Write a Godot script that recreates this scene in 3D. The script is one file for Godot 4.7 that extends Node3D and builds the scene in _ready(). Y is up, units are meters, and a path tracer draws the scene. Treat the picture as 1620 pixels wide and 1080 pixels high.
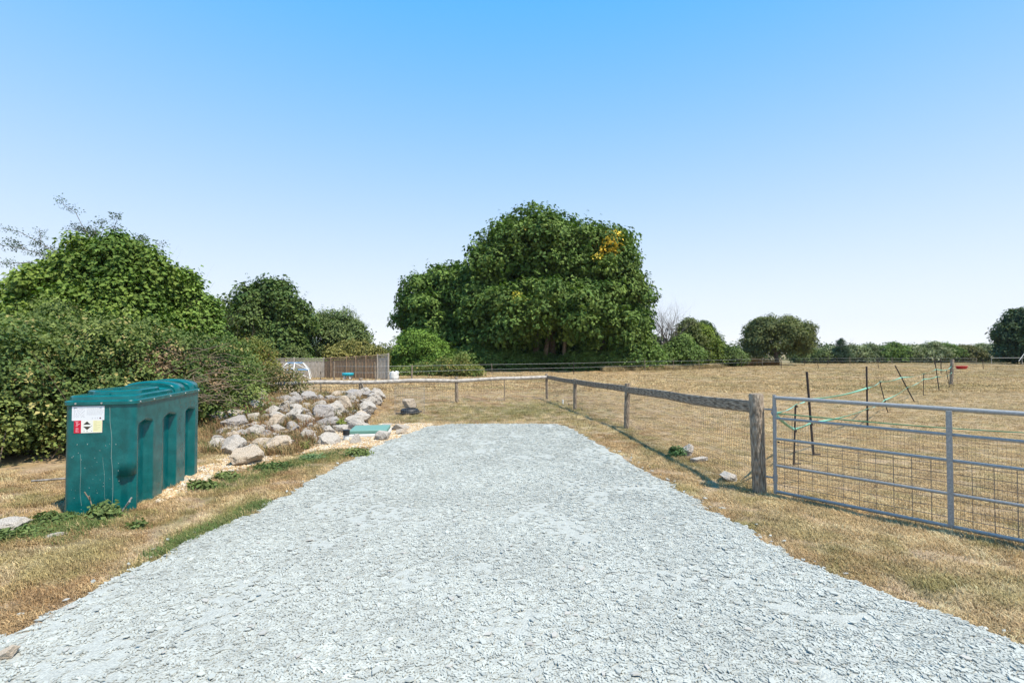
extends Node3D
# Metres, y up. The camera stands at the origin and looks along -z.
# Plan positions are written (x, d): d metres ahead of the camera, so z = -d.

var used := {}
var nz := FastNoiseLite.new()
var nz2 := FastNoiseLite.new()
var M := {}
var drive_poly := PackedVector2Array()
var pea_poly := PackedVector2Array()

func _ready():
	setup_view()
	nz.seed = 11; nz.noise_type = FastNoiseLite.TYPE_SIMPLEX_SMOOTH; nz.frequency = 1.0; nz.fractal_type = FastNoiseLite.FRACTAL_NONE
	nz2.seed = 47; nz2.noise_type = FastNoiseLite.TYPE_SIMPLEX_SMOOTH; nz2.frequency = 1.0; nz2.fractal_type = FastNoiseLite.FRACTAL_FBM; nz2.fractal_octaves = 3
	make_materials()
	make_outlines()
	make_ground()
	make_driveway()
	make_rockery()
	make_fences()
	make_gate()
	make_tank()
	make_tape_fence()
	make_far_fence()
	make_garden_fence()
	make_left_hedge()
	make_middle_trees()
	make_right_trees()
	make_grass()
	make_weeds()
	make_small_things()

# ------------------------------------------------------------------ view and light
func setup_view():
	var cam := Camera3D.new(); cam.name = "camera"; add_child(cam)
	cam.position = Vector3(0, 1.75, 0); cam.rotation_degrees = Vector3(1.32, 0, 0)
	cam.fov = 69.4; cam.near = 0.05; cam.far = 6000.0; cam.current = true
	var sm := ProceduralSkyMaterial.new()
	sm.sky_top_color = lin(0.0, 0.32, 0.78); sm.sky_horizon_color = lin(0.84, 0.845, 0.83); sm.sky_curve = 0.25
	sm.ground_bottom_color = lin(0.2, 0.17, 0.1); sm.ground_horizon_color = lin(0.55, 0.52, 0.45); sm.ground_curve = 0.05
	sm.sun_angle_max = 1.0
	var sky := Sky.new(); sky.sky_material = sm
	var env := Environment.new()
	env.background_mode = Environment.BG_SKY; env.sky = sky
	env.tonemap_mode = Environment.TONE_MAPPER_LINEAR
	env.tonemap_exposure = 1.35
	env.sdfgi_enabled = true; env.ssao_enabled = true; env.ssil_enabled = true
	env.fog_enabled = true; env.fog_density = 0.00009; env.fog_light_color = Color(0.82, 0.9, 1.0)
	var we := WorldEnvironment.new(); we.name = "environment"; we.environment = env; add_child(we)
	var sun := DirectionalLight3D.new(); sun.name = "sun"; add_child(sun)
	sun.look_at_from_position(Vector3.ZERO, Vector3(-0.40, -1.0, -0.32), Vector3.UP)
	sun.light_energy = 1.55; sun.light_color = Color(1.0, 0.955, 0.88); sun.light_angular_distance = 0.5; sun.shadow_enabled = true

# ------------------------------------------------------------------ helpers
func lin(r, g, b) -> Color: return Color(r, g, b).linear_to_srgb()
func pt(x: float, d: float, y := 0.0) -> Vector3: return Vector3(x, y, -d)
func rnd(seed_: int) -> RandomNumberGenerator:
	var r := RandomNumberGenerator.new(); r.seed = seed_; return r
func sstep(a: float, b: float, x: float) -> float:
	var t := clampf((x - a) / (b - a), 0, 1); return t * t * (3 - 2 * t)
func numbered(called: String) -> String:
	used[called] = used.get(called, -1) + 1
	return called if used[called] == 0 else "%s_%03d" % [called, used[called]]
func thing(called: String, label: String, category: String, at := Vector3.ZERO, turn := 0.0, group := "") -> Node3D:
	var o := Node3D.new(); o.name = numbered(called); add_child(o)
	o.position = at; o.rotation.y = turn; tag(o, label, category, group); return o
func tag(o: Node, label: String, category: String, group := "", kind := ""):
	o.set_meta("label", label); o.set_meta("category", category)
	if group: o.set_meta("group", group)
	if kind: o.set_meta("kind", kind)
func part(called: String, mesh: Mesh, m: Material, parent: Node = self, at := Vector3.ZERO) -> MeshInstance3D:
	var o := MeshInstance3D.new(); o.name = called if parent != self else numbered(called)
	o.mesh = mesh; o.material_override = m; o.position = at
	parent.add_child(o, true); return o
func begin() -> SurfaceTool:
	var st := SurfaceTool.new(); st.begin(Mesh.PRIMITIVE_TRIANGLES); return st
func done(st: SurfaceTool) -> ArrayMesh:
	st.index(); st.generate_normals(); return st.commit()
func tri(st: SurfaceTool, a: Vector3, b: Vector3, c: Vector3):
	st.add_vertex(a); st.add_vertex(b); st.add_vertex(c)
func quad(st: SurfaceTool, a: Vector3, b: Vector3, c: Vector3, d: Vector3):
	tri(st, a, b, c); tri(st, a, c, d)
func box(st: SurfaceTool, t: Transform3D, s: Vector3, bev := 0.0):
	# chamfered box, centred on t
	st.set_smooth_group(-1)
	var h := s * 0.5
	if bev <= 0.0:
		var c := []
		for i in 8: c.append(t * Vector3(h.x if i & 1 else -h.x, h.y if i & 2 else -h.y, h.z if i & 4 else -h.z))
		for f in [[0, 2, 3, 1], [4, 5, 7, 6], [0, 1, 5, 4], [2, 6, 7, 3], [0, 4, 6, 2], [1, 3, 7, 5]]:
			quad(st, c[f[0]], c[f[3]], c[f[2]], c[f[1]])
		return
	var pts := {}
	for i in 8:
		var sg := Vector3(1 if i & 1 else -1, 1 if i & 2 else -1, 1 if i & 4 else -1)
		for ax in 3:
			var p := h - Vector3.ONE * bev
			p[ax] = h[ax]
			pts[[i, ax]] = t * (p * sg)
	var face := func(l: Array, n: Vector3):
		var a: Vector3 = l[0]; var b: Vector3 = l[1]; var c: Vector3 = l[2]
		if (b - a).cross(c - a).dot(n) > 0: l.reverse()
		for k in range(1, l.size() - 1): tri(st, l[0], l[k], l[k + 1])
	for ax in 3:
		var u := 1 << ((ax + 1) % 3); var v := 1 << ((ax + 2) % 3); var w := 1 << ax
		for sgn in 2:
			var base := w if sgn else 0
			var n := Vector3.ZERO; n[ax] = 1.0 if sgn else -1.0
			face.call([pts[[base, ax]], pts[[base | u, ax]], pts[[base | u | v, ax]], pts[[base | v, ax]]], t.basis * n)
		for k in 4:   # edges along ax
			var i := (u if k & 1 else 0) | (v if k & 2 else 0)
			var n := Vector3.ZERO; n[(ax + 1) % 3] = 1.0 if k & 1 else -1.0; n[(ax + 2) % 3] = 1.0 if k & 2 else -1.0
			var a1 := (ax + 1) % 3; var a2 := (ax + 2) % 3
			face.call([pts[[i, a1]], pts[[i | w, a1]], pts[[i | w, a2]], pts[[i, a2]]], t.basis * n)
	for i in 8:
		var sg := Vector3(1 if i & 1 else -1, 1 if i & 2 else -1, 1 if i & 4 else -1)
		face.call([pts[[i, 0]], pts[[i, 1]], pts[[i, 2]]], t.basis * sg)
func tube(st: SurfaceTool, pts: Array, radii: Array, sides := 6, caps := true):
	st.set_smooth_group(1)
	var rings := []
	for i in pts.size():
		var p: Vector3 = pts[i]
		var dir: Vector3 = ((pts[mini(i + 1, pts.size() - 1)] as Vector3) - (pts[maxi(i - 1, 0)] as Vector3)).normalized()
		var up := Vector3.RIGHT if absf(dir.y) > 0.9 else Vector3.UP
		var a := dir.cross(up).normalized(); var b := dir.cross(a).normalized()
		var ring := []
		var r: float = radii[mini(i, radii.size() - 1)]
		for k in sides:
			var t := TAU * k / sides
			ring.append(p + (a * cos(t) + b * sin(t)) * r)
		rings.append(ring)
	for i in rings.size() - 1:
		for k in sides:
			var n := (k + 1) % sides
			quad(st, rings[i][k], rings[i][n], rings[i + 1][n], rings[i + 1][k])
	if caps:
		st.set_smooth_group(-1)
		for k in range(1, sides - 1):
			tri(st, rings[0][0], rings[0][k + 1], rings[0][k])
			var l: Array = rings[-1]
			tri(st, l[0], l[k], l[k + 1])
func tubes(list: Array, r: float, sides := 6) -> ArrayMesh:
	var st := begin()
	for l in list: tube(st, l, [r], sides)
	return done(st)
func scatter(called: String, mesh: Mesh, m: Material, xf: Array, cols: PackedColorArray, parent: Node) -> MultiMeshInstance3D:
	var mm := MultiMesh.new(); mm.transform_format = MultiMesh.TRANSFORM_3D; mm.use_colors = true
	mm.mesh = mesh; mm.instance_count = xf.size()
	var buf := PackedFloat32Array(); buf.resize(xf.size() * 16)
	for i in xf.size():
		var t: Transform3D = xf[i]; var c := cols[i]; var o := i * 16
		var b := t.basis
		buf[o] = b.x.x; buf[o + 1] = b.y.x; buf[o + 2] = b.z.x; buf[o + 3] = t.origin.x
		buf[o + 4] = b.x.y; buf[o + 5] = b.y.y; buf[o + 6] = b.z.y; buf[o + 7] = t.origin.y
		buf[o + 8] = b.x.z; buf[o + 9] = b.y.z; buf[o + 10] = b.z.z; buf[o + 11] = t.origin.z
		buf[o + 12] = c.r; buf[o + 13] = c.g; buf[o + 14] = c.b; buf[o + 15] = 1.0
	mm.buffer = buf
	var n := MultiMeshInstance3D.new(); n.name = called if parent != self else numbered(called)
	n.multimesh = mm; n.material_override = m
	parent.add_child(n, true); return n
func basis_up(up: Vector3, spin: float) -> Basis:
	var y := up.normalized()
	var x := y.cross(Vector3(0.31, 0.2, 0.93)).normalized()
	var z := x.cross(y)
	return Basis(x, y, z) * Basis(Vector3.UP, spin)

# ------------------------------------------------------------------ materials
func noise_img(w: int, h: int, freq: float, oct: int, sd: int, type := FastNoiseLite.TYPE_SIMPLEX_SMOOTH) -> Image:
	var n := FastNoiseLite.new(); n.seed = sd; n.frequency = freq; n.noise_type = type
	n.fractal_type = FastNoiseLite.FRACTAL_FBM; n.fractal_octaves = oct
	var im := n.get_seamless_image(w, h); im.convert(Image.FORMAT_L8); return im
func ramp_tex(im: Image, stops: Array, other: Image = null, amt := 0.0) -> ImageTexture:
	# stops: [value, linear colour]
	var out := Image.create(im.get_width(), im.get_height(), false, Image.FORMAT_RGB8)
	var lut := []
	for i in 256:
		var v := i / 255.0
		var c: Color = stops[0][1]
		for k in stops.size() - 1:
			if v >= stops[k][0]: c = (stops[k][1] as Color).lerp(stops[k + 1][1], clampf((v - stops[k][0]) / (stops[k + 1][0] - stops[k][0]), 0, 1))
		lut.append(c)
	for y in im.get_height():
		for x in im.get_width():
			var c: Color = lut[int(im.get_pixel(x, y).r * 255)]
			if other: c = c * (1.0 + amt * (other.get_pixel(x, y).r - 0.5) * 2.0)
			out.set_pixel(x, y, Color(clampf(c.r, 0, 1), clampf(c.g, 0, 1), clampf(c.b, 0, 1)).linear_to_srgb())
	out.generate_mipmaps()
	return ImageTexture.create_from_image(out)
func bump_tex(im: Image, s: float) -> ImageTexture:
	var b: Image = im.duplicate(); b.convert(Image.FORMAT_RGBA8); b.bump_map_to_normal_map(s); b.generate_mipmaps()
	return ImageTexture.create_from_image(b)
func plain(c: Color, rough := 0.8, metal := 0.0) -> StandardMaterial3D:
	var m := StandardMaterial3D.new(); m.albedo_color = c; m.roughness = rough; m.metallic = metal; return m
func tripl(m: StandardMaterial3D, tex: Texture2D, sc: Vector3, bump: Texture2D = null, bs := 1.0):
	m.albedo_texture = tex; m.uv1_triplanar = true; m.uv1_scale = sc
	if bump: m.normal_enabled = true; m.normal_texture = bump; m.normal_scale = bs
func leafy(back: Color, rough := 0.55) -> StandardMaterial3D:
	var m := StandardMaterial3D.new(); m.vertex_color_use_as_albedo = true; m.roughness = rough
	m.cull_mode = BaseMaterial3D.CULL_DISABLED
	m.backlight_enabled = true; m.backlight = back; return m

func make_materials():
	var fine := noise_img(512, 512, 0.09, 3, 5)
	var mid := noise_img(512, 512, 0.02, 4, 6)
	var small_fine := noise_img(256, 256, 0.12, 2, 8)
	# ground: vertex colour carries the patches of turf and soil, the texture carries the thatch grain
	var g := StandardMaterial3D.new(); g.vertex_color_use_as_albedo = true; g.roughness = 0.95
	g.albedo_texture = ramp_tex(fine, [[0.0, Color(0.45, 0.42, 0.38)], [0.45, Color(0.8, 0.78, 0.75)], [1.0, Color(1, 1, 1)]], mid, 0.25)
	g.normal_enabled = true; g.normal_texture = bump_tex(fine, 6.0); g.normal_scale = 0.7
	M.ground = g
	var dr := plain(Color.WHITE, 0.95)
	dr.albedo_texture = ramp_tex(fine, [[0.0, Color(0.26, 0.266, 0.242)], [0.4, Color(0.395, 0.404, 0.368)], [1.0, Color(0.48, 0.49, 0.447)]], mid, 0.12)
	dr.normal_enabled = true; dr.normal_texture = bump_tex(fine, 5.0); dr.normal_scale = 0.8
	M.fines = dr
	var chip := plain(Color.WHITE, 0.85); chip.vertex_color_use_as_albedo = true; M.chip = chip
	M.chip_parts = []
	for c in [Color(0.42, 0.43, 0.39), Color(0.36, 0.37, 0.34), Color(0.46, 0.47, 0.425), Color(0.42, 0.4, 0.36)]:
		M.chip_parts.append(plain(lin(c.r, c.g, c.b), 0.85))
	M.pea = plain(Color.WHITE, 0.7); M.pea.vertex_color_use_as_albedo = true
	# limestone
	M.stone = []
	var cell := noise_img(256, 256, 0.03, 5, 31)
	var sbump := bump_tex(noise_img(256, 256, 0.06, 5, 33), 8.0)
	for v in [[Color(0.14, 0.12, 0.10), Color(0.39, 0.345, 0.295), Color(0.6, 0.55, 0.48)], [Color(0.11, 0.095, 0.085), Color(0.3, 0.27, 0.245), Color(0.5, 0.46, 0.42)], [Color(0.18, 0.13, 0.09), Color(0.42, 0.34, 0.255), Color(0.6, 0.51, 0.4)]]:
		var s := plain(Color.WHITE, 0.9)
		tripl(s, ramp_tex(cell, [[0.22, v[0]], [0.45, v[1]], [0.75, v[2]]], small_fine, 0.35), Vector3.ONE * 2.3, sbump, 1.0)
		M.stone.append(s)
	# weathered timber
	var streak := noise_img(256, 256, 0.035, 4, 41)
	var wb := bump_tex(streak, 7.0)
	var wt := ramp_tex(streak, [[0.2, Color(0.095, 0.07, 0.048)], [0.45, Color(0.235, 0.183, 0.13)], [0.8, Color(0.41, 0.335, 0.255)]], small_fine, 0.3)
	M.post = plain(Color.WHITE, 0.9); tripl(M.post, wt, Vector3(5, 0.7, 5), wb, 1.0)
	M.rail = plain(Color.WHITE, 0.9); tripl(M.rail, wt, Vector3(0.6, 5, 5), wb, 1.0)
	M.rail_pale = plain(Color.WHITE, 0.9)
	tripl(M.rail_pale, ramp_tex(streak, [[0.2, Color(0.2, 0.18, 0.155)], [0.45, Color(0.42, 0.38, 0.34)], [0.8, Color(0.58, 0.54, 0.49)]], small_fine, 0.3), Vector3(0.6, 5, 5), wb, 1.0)
	M.board_grey = plain(Color.WHITE, 0.9)
	tripl(M.board_grey, ramp_tex(streak, [[0.2, Color(0.27, 0.225, 0.18)], [0.8, Color(0.52, 0.46, 0.385)]], small_fine, 0.2), Vector3(3, 0.3, 3))
	M.board_brown = plain(Color.WHITE, 0.9)
	tripl(M.board_brown, ramp_tex(streak, [[0.2, Color(0.17, 0.105, 0.06)], [0.8, Color(0.4, 0.27, 0.165)]], small_fine, 0.2), Vector3(3, 0.3, 3))
	M.bark = plain(Color.WHITE, 0.95)
	tripl(M.bark, ramp_tex(streak, [[0.2, Color(0.05, 0.04, 0.03)], [0.8, Color(0.2, 0.165, 0.125)]], small_fine, 0.3), Vector3(1.5, 0.3, 1.5), wb, 1.0)
	M.pale_bark = plain(Color.WHITE, 0.95)
	tripl(M.pale_bark, ramp_tex(streak, [[0.2, Color(0.16, 0.14, 0.12)], [0.8, Color(0.4, 0.37, 0.34)]], small_fine, 0.3), Vector3(1.5, 0.3, 1.5))
	M.syc_bark = plain(Color.WHITE, 0.95)
	tripl(M.syc_bark, ramp_tex(streak, [[0.2, Color(0.09, 0.07, 0.045)], [0.8, Color(0.28, 0.22, 0.15)]], small_fine, 0.3), Vector3(1.5, 0.3, 1.5), wb, 1.0)
	M.grey_bark = plain(lin(0.15, 0.13, 0.115), 0.95)
	M.twig = plain(lin(0.13, 0.095, 0.065), 0.9)
	M.dead_twig = plain(lin(0.24, 0.185, 0.13), 0.9)
	# metal and plastics
	var zn := ramp_tex(noise_img(256, 256, 0.05, 4, 51, FastNoiseLite.TYPE_CELLULAR), [[0.1, Color(0.24, 0.245, 0.245)], [0.9, Color(0.39, 0.395, 0.39)]], small_fine, 0.15)
	M.zinc = plain(Color.WHITE, 0.55, 0.2); tripl(M.zinc, zn, Vector3.ONE * 4)
	M.wire = plain(lin(0.16, 0.155, 0.15), 0.55, 0.5)
	M.wire_pale = plain(lin(0.36, 0.37, 0.37), 0.55, 0.4)
	M.stake = plain(lin(0.035, 0.024, 0.02), 0.6)
	M.tank = plain(Color.WHITE, 0.22)
	tripl(M.tank, ramp_tex(noise_img(256, 256, 0.02, 5, 61), [[0.2, Color(0.001, 0.092, 0.096)], [0.6, Color(0.002, 0.12, 0.124)], [0.9, Color(0.008, 0.148, 0.15)]], small_fine, 0.12), Vector3.ONE * 1.1, bump_tex(small_fine, 1.5), 0.12)
	M.tank_scuff = plain(lin(0.30, 0.38, 0.36), 0.8)
	M.bolt = plain(lin(0.6, 0.6, 0.58), 0.35, 0.8)
	M.dark_plastic = plain(lin(0.018, 0.019, 0.021), 0.5)
	M.cover = plain(Color.WHITE, 0.55)
	tripl(M.cover, ramp_tex(small_fine, [[0.2, Color(0.12, 0.26, 0.21)], [0.8, Color(0.17, 0.33, 0.27)]], mid, 0.0), Vector3.ONE * 3)
	M.white = plain(lin(0.72, 0.72, 0.69), 0.6)
	M.tape = plain(lin(0.20, 0.50, 0.38), 0.6)
	M.cord = plain(lin(0.03, 0.15, 0.08), 0.6)
	M.red = plain(lin(0.5, 0.03, 0.03), 0.5)
	M.blue = plain(lin(0.14, 0.30, 0.50), 0.5)
	M.turquoise = plain(lin(0.01, 0.36, 0.46), 0.45)
	# leaves
	M.leaf = leafy(Color(0.5, 0.62, 0.16), 0.7); M.leaf.metallic_specular = 0.35
	M.grass = leafy(Color(0.2, 0.2, 0.1), 0.8)

# ------------------------------------------------------------------ plan outlines
func make_outlines():
	for p in [[-3.5, -4.0], [-3.3, 1.2], [-3.1, 2.9], [-2.97, 4.1], [-2.76, 5.64], [-2.63, 7.3], [-2.52, 9.0], [-2.2, 10.6], [-1.95, 11.5], [-1.6, 11.95], [0, 12.0], [1.1, 12.0], [1.35, 11.2], [1.53, 9.96], [1.88, 7.7], [2.12, 5.9], [2.37, 4.17], [3.0, 2.92], [3.7, 1.4], [4.3, -4.0]]:
		drive_poly.append(Vector2(p[0], p[1]))
	for p in [[-4.15, 5.5], [-4.08, 5.9], [-4.12, 6.9], [-4.0, 8.1], [-3.5, 8.95], [-2.75, 9.0], [-2.4, 9.2], [-2.1, 11.0], [-1.85, 11.9], [-2.2, 12.3], [-3.2, 12.0], [-4.1, 10.6], [-4.6, 8.6], [-4.75, 7.4], [-4.3, 6.2]]:
		pea_poly.append(Vector2(p[0], p[1]))
func in_poly(x: float, d: float, poly: PackedVector2Array) -> bool:
	return Geometry2D.is_point_in_polygon(Vector2(x, d), poly)
func wob(x: float, d: float, a := 0.07) -> Vector2:
	return Vector2(x + nz.get_noise_2d(x * 2.3, d * 2.3) * a + nz.get_noise_2d(x * 9, d * 9) * a * 0.4, d + nz.get_noise_2d(x * 2.3 + 50, d * 2.3) * a)
func on_drive(x: float, d: float) -> bool:
	var w := wob(x, d); return in_poly(w.x, w.y, drive_poly)
func on_pea(x: float, d: float) -> bool:
	var w := wob(x, d, 0.15); return in_poly(w.x, w.y, pea_poly)
func mound(x: float, d: float) -> float:
	var m := sstep(8.6, 13.6, d) * (1.0 - sstep(15.6, 17.6, d))
	return m * (1.0 - sstep(-4.6, -3.5, x)) * sstep(-11.5, -8.5, x)
func height(x: float, d: float) -> float:
	var y := nz.get_noise_2d(x * 0.9, d * 0.9) * 0.012 * (1.0 - sstep(25, 60, d))
	y += nz.get_noise_2d(x * 0.06 + 9, d * 0.06) * 0.10 * sstep(14, 40, d) * (1.0 - sstep(90, 140, d))
	y += mound(x, d) * 0.34
	return y
const GREEN_SPOTS = [[-4.25, 5.1, 0.55, 0.3, 1.0], [-4.7, 4.8, 0.5, 0.35, 0.9], [-5.3, 4.9, 0.4, 0.3, 0.7], [-3.05, 5.0, 0.16, 0.9, 1.0], [-3.55, 6.9, 0.22, 1.2, 0.8], [-3.2, 8.2, 0.45, 0.7, 0.9], [-2.5, 8.7, 0.3, 0.35, 0.9], [-3.9, 4.2, 0.6, 0.5, 0.5], [2.75, 5.0, 0.3, 0.5, 0.4], [3.1, 3.9, 0.4, 0.25, 0.4], [3.7, 3.6, 0.35, 0.25, 0.5], [3.0, 6.3, 0.3, 0.5, 0.6], [2.7, 8.3, 0.25, 1.4, 0.6], [2.45, 11.0, 0.25, 2.0, 0.5], [4.4, 3.4, 0.7, 0.3, 0.4], [1.7, 12.5, 0.5, 1.8, 0.5], [-2.6, 13.2, 0.8, 0.7, 0.8], [-1.6, 14.4, 0.9, 0.6, 0.6], [0.4, 14.8, 2.2, 1.5, 0.85], [-0.6, 13.2, 1.8, 0.7, 0.7], [1.0, 16.4, 1.3, 1.3, 0.8], [-1.5, 15.6, 1.6, 0.9, 0.7]]
func turf(x: float, d: float) -> Color:
	var a := nz2.get_noise_2d(x * 0.7, d * 0.7); var b := nz2.get_noise_2d(x * 2.6 + 30, d * 2.6); var c := nz2.get_noise_2d(x * 0.16 + 70, d * 0.3)
	var col := Color(0.41, 0.295, 0.16)
	col = col.lerp(Color(0.27, 0.16, 0.075), clampf(0.25 + a * 1.6 + b * 1.3, 0, 0.95) * (0.9 if x < 0 and d < 20 else 0.7))
	col = col.lerp(Color(0.54, 0.42, 0.26), clampf(b * 1.7 - a * 0.6, 0, 0.8))
	if d < 20: col = col.lerp(Color(0.42, 0.31, 0.21), sstep(0.16, 0.4, nz2.get_noise_2d(x * 1.7 + 9, d * 1.7)) * 0.7)
	var gr := 0.0
	if d < 20:
		for s in GREEN_SPOTS:
			var q := Vector2((x - s[0]) / s[2], (d - s[1]) / s[3]).length()
			if q < 1.6: gr = maxf(gr, s[4] * (1.0 - sstep(0.3, 1.4, q + b * 1.3)))
		gr = maxf(gr, clampf(nz2.get_noise_2d(x * 1.2 + 200, d * 1.2) * 2.2 - 0.35, 0, 0.75))
	else:
		gr = clampf(c * 1.0 - 0.1, 0, 0.4) + 0.5 * sstep(68, 86, d)
	var in_field := x > 3.0 and d > 5.0 and d < 70
	if in_field:
		gr *= 0.55
		gr = maxf(gr, 0.5 * clampf(nz2.get_noise_2d(x * 0.12 + 5, d * 0.2) * 1.6 + 0.15, 0, 1) * sstep(8, 14, x))
		col = col.lerp(Color(0.45, 0.325, 0.175), 0.5)
	col = col.lerp(Color(0.15, 0.155, 0.04), clampf(gr, 0, 1) * 0.8)
	if mound(x, d) > 0.12: col = col.lerp(Color(0.24, 0.165, 0.09).lerp(Color(0.34, 0.22, 0.1), clampf(b + 0.5, 0, 1)), 0.7)
	return col

func spaced(lo: float, hi: float, n0: float, n1: float, step: float, grow: float) -> Array:
	var v := []
	var x := n0
	while x < n1: v.append(x); x += step
	var s := step; x = n1
	while x < hi: v.append(x); s *= grow; x += s
	v.append(hi)
	s = step; x = n0
	var l := []
	while x > lo:
		s *= grow; x -= s
		l.append(maxf(x, lo))
	l.reverse()
	return l + v
func make_ground():
	var xs := spaced(-1700, 1500, -10.0, 12.0, 0.11, 1.09)
	var ds := spaced(-40, 1800, 1.6, 19.0, 0.11, 1.045)
	var pos := PackedVector3Array(); var col := PackedColorArray(); var uv := PackedVector2Array(); var idx := PackedInt32Array()
	for d in ds:
		for x in xs:
			pos.append(Vector3(x, height(x, d), -d))
			var c := turf(x, d)
			if on_pea(x, d): c = Color(0.42, 0.3, 0.17)
			col.append(c); uv.append(Vector2(x, d) / 1.3)
	var w := xs.size()
	for j in ds.size() - 1:
		for i in w - 1:
			var a := j * w + i
			idx.append_array([a, a + w, a + 1, a + 1, a + w, a + w + 1])
	var st := SurfaceTool.new()
	var arr := []; arr.resize(Mesh.ARRAY_MAX)
	arr[Mesh.ARRAY_VERTEX] = pos; arr[Mesh.ARRAY_COLOR] = col; arr[Mesh.ARRAY_TEX_UV] = uv; arr[Mesh.ARRAY_INDEX] = idx
	var am := ArrayMesh.new(); am.add_surface_from_arrays(Mesh.PRIMITIVE_TRIANGLES, arr)
	st.create_from(am, 0); st.generate_normals(); st.generate_tangents()
	var o := part("ground", st.commit(), M.ground); o.set_meta("kind", "structure")
	# a wooded hill far off, seen through one gap in the trees
	st = begin(); st.set_smooth_group(1)
	var hr := []
	for j in 9:
		var row := []
		for i in 41:
			var x := -1700.0 + i * 30.0
			var e := sin(clampf(float(i) / 40.0, 0, 1) * PI); var q := sin(j / 8.0 * PI)
			row.append(pt(x, 1250 + j * 60.0, -4 + 135.0 * pow(e, 0.7) * q * (0.85 + 0.2 * nz.get_noise_2d(i * 0.17, j * 0.2))))
		hr.append(row)
	for j in 8:
		for i in 40: quad(st, hr[j][i], hr[j + 1][i], hr[j + 1][i + 1], hr[j][i + 1])
	o = part("hill", done(st), plain(lin(0.06, 0.085, 0.035), 0.95)); o.set_meta("kind", "structure")

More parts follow.
